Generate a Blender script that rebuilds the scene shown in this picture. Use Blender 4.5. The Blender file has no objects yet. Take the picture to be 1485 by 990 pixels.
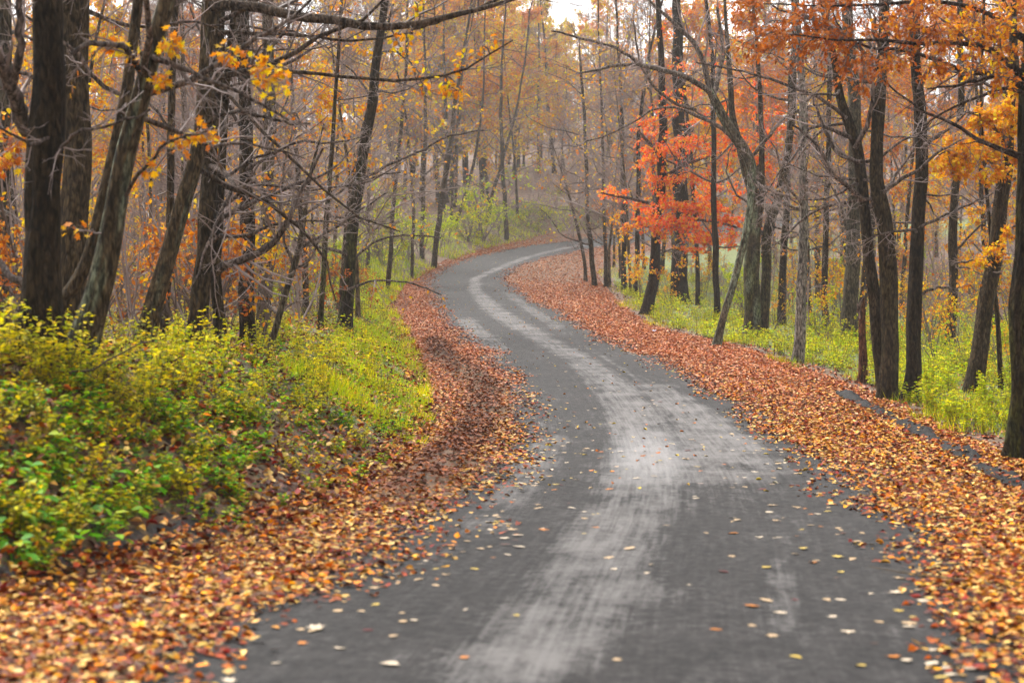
import bpy, math, random, time
import numpy as np
T0 = time.time()
rng = np.random.default_rng(7)
random.seed(7)
scene = bpy.context.scene
R = math.radians

# ------------------------------------------------------------------ camera, sky, sun, exposure
F, CX, HY, ZC = 2475.0, 742.5, 420.0, 2.07      # focal length in photo px, principal column, horizon row, eye height
cam = bpy.data.cameras.new('camera')
camo = bpy.data.objects.new('camera', cam)
scene.collection.objects.link(camo)
cam.sensor_width = 36.0
cam.lens = F / 1485.0 * 36.0
cam.shift_y = -(990 / 2 - HY) / 1485.0
cam.clip_end = 3000
camo.location = (0, 0, ZC)
camo.rotation_euler = (R(90), 0, 0)
cam.dof.use_dof = True
cam.dof.focus_distance = 42.0
cam.dof.aperture_fstop = 1.8
scene.camera = camo

world = bpy.data.worlds.new('World')
scene.world = world
world.use_nodes = True
wn = world.node_tree
wn.nodes.clear()
sky = wn.nodes.new('ShaderNodeTexSky')
sky.sky_type = 'NISHITA'
sky.sun_disc = False
sky.sun_elevation = R(52)
sky.sun_rotation = R(-35)
sky.air_density = 1.0
sky.dust_density = 4.0
sky.ozone_density = 1.0
hsv = wn.nodes.new('ShaderNodeHueSaturation')
hsv.inputs['Saturation'].default_value = 0.04        # an even cloud layer
bg = wn.nodes.new('ShaderNodeBackground')
bg.inputs['Strength'].default_value = 0.15
wo = wn.nodes.new('ShaderNodeOutputWorld')
wn.links.new(sky.outputs[0], hsv.inputs['Color'])
wn.links.new(hsv.outputs[0], bg.inputs['Color'])
wn.links.new(bg.outputs[0], wo.inputs['Surface'])

sun = bpy.data.lights.new('sun', 'SUN')
sun.energy = 1.5
sun.angle = R(24)
sun.color = (1.0, 0.96, 0.9)
suno = bpy.data.objects.new('sun', sun)
scene.collection.objects.link(suno)
# the lamp's -Z points down from azimuth -35 deg (from +Y towards -X), elevation 52
_el, _az = R(52), R(-35)
from mathutils import Vector
suno.rotation_euler = (-Vector((math.sin(_az) * math.cos(_el), math.cos(_az) * math.cos(_el), math.sin(_el)))).to_track_quat('-Z', 'Y').to_euler()

scene.view_settings.view_transform = 'Standard'
scene.view_settings.look = 'None'
scene.view_settings.gamma = 1.0
scene.view_settings.exposure = 1.55
scene.cycles.max_bounces = 6
scene.cycles.diffuse_bounces = 3
scene.cycles.glossy_bounces = 2
scene.cycles.transmission_bounces = 3
scene.cycles.volume_bounces = 1
scene.cycles.use_denoising = True
scene.cycles.caustics_reflective = False
scene.cycles.caustics_refractive = False

# ------------------------------------------------------------------ helpers
COL = scene.collection

def lin(r, g, b):
    f = lambda c: (c / 255 / 12.92) if c <= 10 else ((c / 255 + 0.055) / 1.055) ** 2.4
    return np.array([f(r), f(g), f(b)])

def link(name, data, mat=None, parent=None):
    o = bpy.data.objects.new(name, data)
    COL.objects.link(o)
    if parent is not None:
        o.parent = parent
    if mat is not None and data is not None and not data.materials:
        data.materials.append(mat)
    return o

def tag(o, label=None, cat=None, group=None, kind=None):
    if label: o['label'] = label
    if cat: o['category'] = cat
    if group: o['group'] = group
    if kind: o['kind'] = kind
    return o

def empty(name, loc=(0, 0, 0), rz=0.0, s=1.0):
    o = bpy.data.objects.new(name, None)
    COL.objects.link(o)
    o.location = loc
    o.rotation_euler = (0, 0, rz)
    o.scale = (s, s, s)
    o.empty_display_size = 0.2
    return o

def make_mesh(name, V, faces, col=None, smooth=True):
    """V (n,3); faces list of int arrays (m,k) with k = 3 or 4; col (n,3) optional"""
    me = bpy.data.meshes.new(name)
    V = np.asarray(V, np.float32)
    faces = [f for f in faces if len(f)]
    nl = sum(f.size for f in faces); npoly = sum(len(f) for f in faces)
    me.vertices.add(len(V)); me.vertices.foreach_set('co', V.ravel())
    me.loops.add(nl); me.polygons.add(npoly)
    me.loops.foreach_set('vertex_index', np.concatenate([f.ravel() for f in faces]).astype(np.int32))
    tot = np.concatenate([np.full(len(f), f.shape[1]) for f in faces]).astype(np.int32)
    st = np.concatenate([[0], np.cumsum(tot)[:-1]]).astype(np.int32)
    me.polygons.foreach_set('loop_start', st)
    try:
        me.polygons.foreach_set('loop_total', tot)
    except Exception:
        pass
    me.polygons.foreach_set('use_smooth', np.full(npoly, smooth))
    if col is not None:
        a = me.attributes.new('col', 'FLOAT_COLOR', 'POINT')
        c4 = np.ones((len(V), 4), np.float32); c4[:, :3] = col
        a.data.foreach_set('color', c4.ravel())
    me.update(calc_edges=True)
    return me

class MB:
    """collects vertices and faces"""
    def __init__(s): s.V = []; s.F = {3: [], 4: []}; s.C = []; s.n = 0
    def add(s, V, F, C):
        V = np.asarray(V, float).reshape(-1, 3)
        C = np.asarray(C, float)
        if C.ndim == 1: C = np.tile(C, (len(V), 1))
        s.V.append(V); s.C.append(C)
        s.F[F.shape[1]].append(F + s.n); s.n += len(V)
    def mesh(s, name, smooth=True):
        fs = [np.concatenate(s.F[k]) for k in (3, 4) if s.F[k]]
        return make_mesh(name, np.concatenate(s.V), fs, np.concatenate(s.C), smooth)

def norm(v): return v / np.maximum(np.linalg.norm(v, axis=-1, keepdims=True), 1e-9)

def tubes(mb, P, Rr, sides, col, cjit=0.0):
    """P (N,n,3) centre lines, Rr (N,n) radii"""
    N, n, _ = P.shape
    if N == 0: return
    T = norm(np.gradient(P, axis=1))
    md = np.abs(norm(P[:, -1] - P[:, 0]))
    ref = np.eye(3)[np.argmin(md, axis=1)][:, None, :]
    u = norm(np.cross(T, np.broadcast_to(ref, T.shape))); v = np.cross(T, u)
    a = np.arange(sides) * 2 * np.pi / sides
    ring = u[:, :, None, :] * np.cos(a)[None, None, :, None] + v[:, :, None, :] * np.sin(a)[None, None, :, None]
    V = P[:, :, None, :] + ring * Rr[:, :, None, None]
    i = np.arange(n - 1)[:, None]; j = np.arange(sides)[None, :]
    q = np.stack([i * sides + j, i * sides + (j + 1) % sides, (i + 1) * sides + (j + 1) % sides, (i + 1) * sides + j], -1).reshape(-1, 4)
    Fq = (np.arange(N)[:, None, None] * (n * sides) + q[None]).reshape(-1, 4)
    col = np.asarray(col, float)
    if col.ndim == 1: col = np.tile(col, (N, 1))
    if cjit: col = col * (1 + rng.uniform(-cjit, cjit, (N, 1)))
    C = np.repeat(col, n * sides, axis=0)
    mb.add(V.reshape(-1, 3), Fq, C)

def cones(mb, P, Rr, col, cjit=0.0):
    A, B, r = P[:, 0], P[:, -1], Rr[:, 0]; N_ = len(A)
    if N_ == 0: return
    t = norm(B - A); ref = np.eye(3)[np.argmin(np.abs(t), axis=1)]
    u = norm(np.cross(t, ref)); v = np.cross(t, u)
    V = np.stack([A + (u * math.cos(a) + v * math.sin(a)) * r[:, None] for a in (0, 2.094, 4.189)] + [B], 1)
    Fc = (np.arange(N_)[:, None, None] * 4 + np.array([(0, 1, 3), (1, 2, 3), (2, 0, 3)])[None]).reshape(-1, 3)
    c = np.tile(col, (N_, 1)) * (1 + rng.uniform(-cjit, cjit, (N_, 1)))
    mb.add(V.reshape(-1, 3), Fc, np.repeat(c, 4, axis=0))

def grow(st, d, L, nseg, wob, trop):
    pts = [st]; cur = norm(d)
    for i in range(nseg):
        cur = cur + rng.normal(0, wob, cur.shape); cur[:, 2] += trop
        cur = norm(cur)
        pts.append(pts[-1] + cur * (L / nseg)[:, None])
    return np.stack(pts, 1)

def sample(P, Rr, t):
    """P (N,n,3), t (N,k) -> points, tangents, radii"""
    n = P.shape[1]; x = np.clip(t, 0, 0.9999) * (n - 1)
    i = x.astype(int); f = (x - i)[..., None]
    r = np.arange(P.shape[0])[:, None]
    a, b = P[r, i], P[r, i + 1]
    return a * (1 - f) + b * f, norm(b - a), Rr[r, i] * (1 - f[..., 0]) + Rr[r, i + 1] * f[..., 0]

def kids(P, Rr, k, t0, t1, ang, asd, lrel, nseg, wob, trop, rrel=0.55, rmin=0.002, lmin=0.12):
    N = P.shape[0]
    t = rng.uniform(t0, t1, (N, k))
    s, tan, r = sample(P, Rr, t)
    L0 = np.linalg.norm(np.diff(P, axis=1), axis=2).sum(1)[:, None]
    L = np.maximum(L0 * lrel * (1.15 - 0.65 * t) * rng.uniform(0.55, 1.25, t.shape), lmin).ravel()
    s = s.reshape(-1, 3); tan = tan.reshape(-1, 3)
    rnd = rng.normal(0, 1, s.shape)
    perp = norm(rnd - (rnd * tan).sum(1, keepdims=True) * tan)
    a = rng.normal(ang, asd, len(s))[:, None]
    d = tan * np.cos(a) + perp * np.sin(a)
    Pk = grow(s, d, L, nseg, wob, trop)
    R0 = np.maximum(r.ravel() * rrel, rmin)
    tt = np.linspace(0, 1, nseg + 1)
    Rk = R0[:, None] * (1 - 0.75 * tt)[None]
    return Pk, np.maximum(Rk, rmin * 0.6)

# --- leaf templates: (verts, tris)
def fan(outline, curl):
    o = np.array(outline); k = len(o)
    V = np.zeros((k + 1, 3)); V[1:, :2] = o; V[0, :2] = (0, 0.3)
    V[:, 2] = curl * (V[:, 0] ** 2) * 1.2 - 0.5 * curl * (V[:, 1] - 0.3) ** 2
    j = np.arange(k)
    return V, np.stack([np.zeros(k, int), j + 1, (j + 1) % k + 1], 1)
def polar(al, rl): return [(r * math.cos(R(a)), 0.3 + r * math.sin(R(a))) for a, r in zip(al, rl)]
MAPLE = fan(polar([90, 68, 45, 18, -15, -50, -90, -130, -165, 162, 135, 112], [.72, .34, .62, .3, .46, .22, .34, .22, .46, .3, .62, .34]), 0.35)
OAK = fan([(0, 0), (.1, .12), (.26, .2), (.12, .32), (.33, .5), (.15, .6), (.2, .8), (0, 1), (-.2, .8), (-.15, .6), (-.33, .5), (-.12, .32), (-.26, .2), (-.1, .12)], 0.4)
OVAL = (np.array([(0, 0, 0), (.3, .3, .1), (.27, .62, .08), (0, 1, -.12), (-.27, .62, .08), (-.3, .3, .1)], float),
        np.array([(0, 1, 2), (0, 2, 3), (0, 3, 4), (0, 4, 5)]))
DIA = (np.array([(0, 0, 0), (.34, .5, .1), (0, 1, -.08), (-.34, .5, .1)], float), np.array([(0, 1, 2), (0, 2, 3)]))

def leaves(mb, pos, yax, zax, size, col, tmpl, curl=1.0):
    """pos (N,3), yax leaf direction, zax leaf normal"""
    N = len(pos)
    if N == 0: return
    y = norm(yax); x = norm(np.cross(y, zax)); z = np.cross(x, y)
    TV, TF = tmpl
    c = np.broadcast_to(np.asarray(curl, float), (N,))
    V = (x[:, None] * TV[None, :, 0, None] + y[:, None] * TV[None, :, 1, None] + z[:, None] * (TV[None, :, 2, None] * c[:, None, None])) * size[:, None, None] + pos[:, None]
    Fc = (np.arange(N)[:, None, None] * len(TV) + TF[None]).reshape(-1, 3)
    mb.add(V.reshape(-1, 3), Fc, np.repeat(col, len(TV), axis=0))

SAT = 1.22
def pick(pal, n, jit=0.18):
    pal = np.array(pal); w = pal.mean(1, keepdims=True)
    pal = np.clip(w + (pal - w) * SAT, .004, .9)
    c = pal[rng.integers(0, len(pal), n)]
    return np.clip(c * (1 + rng.uniform(-jit, jit, (n, 1))) * (1 + rng.uniform(-.08, .08, (n, 3))), 0, 0.95)

def randdir(n, up=0.0):
    d = rng.normal(0, 1, (n, 3)); d[:, 2] += up
    return norm(d)

# --- value noise
_NG = np.random.default_rng(3).uniform(-1, 1, (256, 256))
def noise2(x, y):
    xi = np.floor(x).astype(int); yi = np.floor(y).astype(int)
    fx = x - xi; fy = y - yi
    fx = fx * fx * (3 - 2 * fx); fy = fy * fy * (3 - 2 * fy)
    g = lambda a, b: _NG[a & 255, b & 255]
    return (g(xi, yi) * (1 - fx) + g(xi + 1, yi) * fx) * (1 - fy) + (g(xi, yi + 1) * (1 - fx) + g(xi + 1, yi + 1) * fx) * fy
def fbm(x, y, o=3):
    s = 0; a = 1.0
    for i in range(o):
        s = s + a * noise2(x * 2 ** i + 17 * i, y * 2 ** i + 31 * i); a *= 0.5
    return s
def sst(a, b, x):
    t = np.clip((np.asarray(x, float) - a) / (b - a), 0, 1); return t * t * (3 - 2 * t)

# ------------------------------------------------------------------ the lie of the land
YG = np.arange(-40, 560, 0.5)
def smooth_curve(ys, vs, sig):
    ys = np.array(ys, float); vs = np.array(vs, float)
    y2 = np.concatenate([[-60], ys, [600]])
    s0 = (vs[1] - vs[0]) / (ys[1] - ys[0]); s1 = (vs[-1] - vs[-2]) / (ys[-1] - ys[-2])
    v2 = np.concatenate([[vs[0] - s0 * (ys[0] + 60)], vs, [vs[-1] + s1 * (600 - ys[-1])]])
    yy = np.arange(-60, 600, 0.5); v = np.interp(yy, y2, v2)
    k = np.arange(-int(6 * sig), int(6 * sig) + 1) * 0.5
    w = np.exp(-0.5 * (k / sig) ** 2); w /= w.sum()
    vp = np.pad(v, len(k) // 2, mode='reflect', reflect_type='odd')
    vs_ = np.convolve(vp, w, 'valid')
    return lambda Y: np.interp(Y, yy, vs_)
zr = smooth_curve([0, 9.8, 29.7, 43, 67, 83, 106, 118, 126, 134, 143, 200, 330, 400], [0, -.187, -.5, -.05, .62, 1.4, 2.5, 3.74, 4.62, 5.43, 6.15, 12.5, 27, 29], 2.5)
_yy = np.arange(5, 260, 0.05)
_py = HY + (ZC - zr(_yy)) / _yy * F
def row_y(py):
    """distance at which the road surface is seen in photo row py"""
    return float(np.interp(-py, -_py, _yy))
def edge(pts, sig=2.0, tail=()):
    q = [(row_y(py), (px - CX) / F * row_y(py)) for px, py in pts]
    q += list(tail)
    q.sort()
    return smooth_curve([a for a, b in q], [b for a, b in q], sig)
clearL = edge([(330, 990), (540, 850), (690, 765), (765, 695), (782, 630), (765, 565), (725, 520), (680, 480), (650, 450), (626, 420), (632, 402), (660, 386), (705, 371), (770, 357)], 1.2, [(150, 9.5), (165, 22), (185, 42)])
clearR = edge([(1480, 990), (1355, 880), (1238, 760), (1130, 650), (1060, 590), (985, 542), (900, 508), (830, 474), (770, 440), (728, 412), (716, 402), (742, 386), (800, 371)], 1.2, [(140, 9.5), (150, 17), (165, 30), (185, 50)])
toeL = edge([(-10, 892), (235, 830), (335, 800), (480, 745), (560, 705), (605, 665), (632, 610), (622, 560), (602, 500), (585, 470), (572, 445), (590, 412), (640, 385), (705, 362)], 1.5, [(150, 3.0), (165, 15), (185, 34)])
toeR = edge([(1485, 722), (1380, 655), (1300, 614), (1250, 589), (1140, 540), (1030, 500), (945, 482), (900, 462), (868, 430), (850, 398)], 2.0, [(128, 8.5), (140, 17), (150, 25), (165, 38), (185, 58)])
HB = smooth_curve([0, 14, 24, 36, 50, 70, 100, 125, 160, 200], [1.5, 1.6, 1.6, 1.25, .95, .75, .8, 1.1, 1.4, 1.2], 3)

def ground_z(X, Y):
    X = np.asarray(X, float); Y = np.asarray(Y, float)
    z = zr(Y)
    u = toeL(Y) - X; v = X - toeR(Y)
    wb = 3.3
    left = HB(Y) * sst(0, wb, u) ** 0.85 + 0.035 * np.maximum(u - wb, 0) - 0.0
    bump = np.clip(np.maximum(u, v) / 2.5, 0, 1)
    left = left + bump * (0.09 * fbm(X * .7, Y * .7) + 0.25 * fbm(X * .12 + 9, Y * .12) * np.clip(np.maximum(u, v) / 12, 0, 1))
    right = -0.12 * sst(0.3, 2.5, v) + 0.012 * np.maximum(v - 4, 0) * np.where(v > 0, 1, 0)
    z = z + np.where(u > 0, left, 0) + np.where(v > 0, right + bump * (0.06 * fbm(X * .7, Y * .7) + 0.25 * fbm(X * .12 + 9, Y * .12) * np.clip(v / 12, 0, 1)), 0)
    return z
def cast(px, py, ymin=8, ymax=240):
    Y = np.arange(ymin, ymax, 0.1); X = (px - CX) / F * Y; Z = ZC + (HY - py) / F * Y
    hit = np.nonzero(Z <= ground_z(X, Y))[0]
    if len(hit) == 0: return np.array([X[-1], Y[-1], float(ground_z(X[-1], Y[-1]))])
    i = hit[0]; return np.array([X[i], Y[i], float(ground_z(X[i], Y[i]))])
def at(px, py, Y): return np.array([(px - CX) / F * Y, Y, ZC + (HY - py) / F * Y])
def to_px(p): return CX + p[..., 0] / p[..., 1] * F, HY - (p[..., 2] - ZC) / p[..., 1] * F

# ------------------------------------------------------------------ materials
def new_mat(name):
    m = bpy.data.materials.new(name); m.use_nodes = True
    nt = m.node_tree; nt.nodes.clear()
    return m, nt, nt.nodes, nt.links
def N(nt, t, **kw):
    n = nt.nodes.new(t)
    for k, v in kw.items(): setattr(n, k, v)
    return n

def leaf_material(name, rough, spec, transl, mottled=True):
    m, nt, nd, lk = new_mat(name)
    at_ = N(nt, 'ShaderNodeAttribute', attribute_name='col')
    tc = N(nt, 'ShaderNodeNewGeometry')
    nz = N(nt, 'ShaderNodeTexNoise'); nz.inputs['Scale'].default_value = 45; nz.inputs['Detail'].default_value = 3
    lk.new(tc.outputs['Position'], nz.inputs['Vector'])
    mr = N(nt, 'ShaderNodeMapRange'); mr.inputs[1].default_value = 0.3; mr.inputs[2].default_value = 0.7; mr.inputs[3].default_value = 0.72; mr.inputs[4].default_value = 1.2
    lk.new(nz.outputs[0], mr.inputs[0])
    mx = N(nt, 'ShaderNodeMix', data_type='RGBA', blend_type='MULTIPLY'); mx.inputs[0].default_value = 1.0
    lk.new(at_.outputs['Color'], mx.inputs[6]); lk.new(mr.outputs[0], mx.inputs[7])
    pb = N(nt, 'ShaderNodeBsdfPrincipled')
    pb.inputs['Roughness'].default_value = rough
    pb.inputs['Specular IOR Level'].default_value = spec
    lk.new(mx.outputs[2], pb.inputs['Base Color'])
    out = N(nt, 'ShaderNodeOutputMaterial')
    if transl > 0:
        tr = N(nt, 'ShaderNodeBsdfTranslucent'); lk.new(mx.outputs[2], tr.inputs['Color'])
        ms = N(nt, 'ShaderNodeMixShader'); ms.inputs[0].default_value = transl
        lk.new(pb.outputs[0], ms.inputs[1]); lk.new(tr.outputs[0], ms.inputs[2]); lk.new(ms.outputs[0], out.inputs['Surface'])
    else:
        lk.new(pb.outputs[0], out.inputs['Surface'])
    return m
M_LEAF = leaf_material('tree leaf', 0.6, 0.1, 0.42)
M_HERB = leaf_material('herb leaf', 0.55, 0.12, 0.42)
M_LITTER = leaf_material('fallen wet leaf', 0.5, 0.08, 0.0)
M_GRASS = leaf_material('grass blade', 0.6, 0.1, 0.4)

def bark_material(name, scale, bump):
    m, nt, nd, lk = new_mat(name)
    at_ = N(nt, 'ShaderNodeAttribute', attribute_name='col')
    tc = N(nt, 'ShaderNodeTexCoord')
    mp = N(nt, 'ShaderNodeMapping'); mp.inputs['Scale'].default_value = (scale, scale, scale * 0.3)
    lk.new(tc.outputs['Object'], mp.inputs['Vector'])
    n1 = N(nt, 'ShaderNodeTexNoise'); n1.inputs['Scale'].default_value = 1.0; n1.inputs['Detail'].default_value = 6; n1.inputs['Distortion'].default_value = 0.6
    lk.new(mp.outputs[0], n1.inputs['Vector'])
    vo = N(nt, 'ShaderNodeTexVoronoi', feature='DISTANCE_TO_EDGE'); vo.inputs['Scale'].default_value = 0.8
    lk.new(mp.outputs[0], vo.inputs['Vector'])
    n2 = N(nt, 'ShaderNodeTexNoise'); n2.inputs['Scale'].default_value = 2.2; n2.inputs['Detail'].default_value = 4
    lk.new(tc.outputs['Object'], n2.inputs['Vector'])
    r1 = N(nt, 'ShaderNodeMapRange'); r1.inputs[1].default_value = 0.38; r1.inputs[2].default_value = 0.64; r1.inputs[3].default_value = 0.25; r1.inputs[4].default_value = 1.5
    lk.new(n1.outputs[0], r1.inputs[0])
    r2 = N(nt, 'ShaderNodeMapRange'); r2.inputs[1].default_value = 0.0; r2.inputs[2].default_value = 0.22; r2.inputs[3].default_value = 0.5; r2.inputs[4].default_value = 1.0
    lk.new(vo.outputs[0], r2.inputs[0])
    mu = N(nt, 'ShaderNodeMath', operation='MULTIPLY'); lk.new(r1.outputs[0], mu.inputs[0]); lk.new(r2.outputs[0], mu.inputs[1])
    r3 = N(nt, 'ShaderNodeMapRange'); r3.inputs[1].default_value = 0.35; r3.inputs[2].default_value = 0.65; r3.inputs[3].default_value = 0.75; r3.inputs[4].default_value = 1.25
    lk.new(n2.outputs[0], r3.inputs[0])
    mu2 = N(nt, 'ShaderNodeMath', operation='MULTIPLY'); lk.new(mu.outputs[0], mu2.inputs[0]); lk.new(r3.outputs[0], mu2.inputs[1])
    mx = N(nt, 'ShaderNodeMix', data_type='RGBA', blend_type='MULTIPLY'); mx.inputs[0].default_value = 1.0
    lk.new(at_.outputs['Color'], mx.inputs[6]); lk.new(mu2.outputs[0], mx.inputs[7])
    pb = N(nt, 'ShaderNodeBsdfPrincipled'); pb.inputs['Roughness'].default_value = 0.85; pb.inputs['Specular IOR Level'].default_value = 0.08
    lk.new(mx.outputs[2], pb.inputs['Base Color'])
    if bump:
        bp = N(nt, 'ShaderNodeBump'); bp.inputs['Strength'].default_value = 0.9; bp.inputs['Distance'].default_value = bump
        lk.new(mu.outputs[0], bp.inputs['Height']); lk.new(bp.outputs[0], pb.inputs['Normal'])
    out = N(nt, 'ShaderNodeOutputMaterial'); lk.new(pb.outputs[0], out.inputs['Surface'])
    return m
M_BARK = bark_material('furrowed bark', 22.0, 0.02)
M_BARK_FAR = bark_material('bark of the far trees', 12.0, 0)
def plain_attr(name, rough, spec=0.3):
    m, nt, nd, lk = new_mat(name)
    at_ = N(nt, 'ShaderNodeAttribute', attribute_name='col')
    pb = N(nt, 'ShaderNodeBsdfPrincipled'); pb.inputs['Roughness'].default_value = rough; pb.inputs['Specular IOR Level'].default_value = spec
    lk.new(at_.outputs['Color'], pb.inputs['Base Color'])
    out = N(nt, 'ShaderNodeOutputMaterial'); lk.new(pb.outputs[0], out.inputs['Surface'])
    return m
M_TWIG = plain_attr('twig bark', 0.65, 0.2)

def ground_material():
    m, nt, nd, lk = new_mat('woodland soil and litter')
    g = N(nt, 'ShaderNodeNewGeometry')
    at_ = N(nt, 'ShaderNodeAttribute', attribute_name='col')       # r = green cover, g = bare soil
    sp = N(nt, 'ShaderNodeSeparateColor'); lk.new(at_.outputs['Color'], sp.inputs[0])
    vo = N(nt, 'ShaderNodeTexVoronoi'); vo.inputs['Scale'].default_value = 9.0
    lk.new(g.outputs['Position'], vo.inputs['Vector'])
    cr = N(nt, 'ShaderNodeValToRGB'); cr.color_ramp.interpolation = 'CONSTANT'
    cols = [(.03, .016, .009), (.1, .046, .018), (.16, .08, .03), (.06, .028, .014), (.19, .12, .06), (.12, .045, .02), (.24, .12, .03)]
    cr.color_ramp.elements[0].position = 0; cr.color_ramp.elements[0].color = (*cols[0], 1)
    cr.color_ramp.elements[1].position = .999; cr.color_ramp.elements[1].color = (*cols[-1], 1)
    for i, c in enumerate(cols[1:-1]):
        cr.color_ramp.elements.new((i + 1) / (len(cols) - 1)).color = (*c, 1)
    sv = N(nt, 'ShaderNodeSeparateColor'); lk.new(vo.outputs['Color'], sv.inputs[0]); lk.new(sv.outputs[0], cr.inputs[0])
    nz = N(nt, 'ShaderNodeTexNoise'); nz.inputs['Scale'].default_value = 6; nz.inputs['Detail'].default_value = 8; nz.inputs['Roughness'].default_value = 0.7
    lk.new(g.outputs['Position'], nz.inputs['Vector'])
    soil = N(nt, 'ShaderNodeValToRGB')
    soil.color_ramp.elements[0].position = .3; soil.color_ramp.elements[0].color = (.005, .0045, .0042, 1)
    soil.color_ramp.elements[1].position = .7; soil.color_ramp.elements[1].color = (.03, .026, .023, 1)
    lk.new(nz.outputs[0], soil.inputs[0])
    gr = N(nt, 'ShaderNodeValToRGB')
    gr.color_ramp.elements[0].position = .3; gr.color_ramp.elements[0].color = (.05, .07, .012, 1)
    gr.color_ramp.elements[1].position = .7; gr.color_ramp.elements[1].color = (.17, .2, .03, 1)
    lk.new(nz.outputs[0], gr.inputs[0])
    # patchy mixing
    def thr(src, w):
        n3 = N(nt, 'ShaderNodeTexNoise'); n3.inputs['Scale'].default_value = w; n3.inputs['Detail'].default_value = 6
        lk.new(g.outputs['Position'], n3.inputs['Vector'])
        a = N(nt, 'ShaderNodeMath', operation='ADD'); lk.new(src, a.inputs[0]); lk.new(n3.outputs[0], a.inputs[1])
        r = N(nt, 'ShaderNodeMapRange'); r.inputs[1].default_value = .92; r.inputs[2].default_value = 1.08; lk.new(a.outputs[0], r.inputs[0])
        return r.outputs[0]
    m1 = N(nt, 'ShaderNodeMix', data_type='RGBA'); lk.new(thr(sp.outputs[0], 2.6), m1.inputs[0]); lk.new(cr.outputs[0], m1.inputs[6]); lk.new(gr.outputs[0], m1.inputs[7])
    m2 = N(nt, 'ShaderNodeMix', data_type='RGBA'); lk.new(thr(sp.outputs[1], 3.5), m2.inputs[0]); lk.new(m1.outputs[2], m2.inputs[6]); lk.new(soil.outputs[0], m2.inputs[7])
    pb = N(nt, 'ShaderNodeBsdfPrincipled'); pb.inputs['Roughness'].default_value = .8
    lk.new(m2.outputs[2], pb.inputs['Base Color'])
    bp = N(nt, 'ShaderNodeBump'); bp.inputs['Strength'].default_value = 1.0; bp.inputs['Distance'].default_value = .12
    lk.new(nz.outputs[0], bp.inputs['Height']); lk.new(bp.outputs[0], pb.inputs['Normal'])
    out = N(nt, 'ShaderNodeOutputMaterial'); lk.new(pb.outputs[0], out.inputs['Surface'])
    return m

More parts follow.
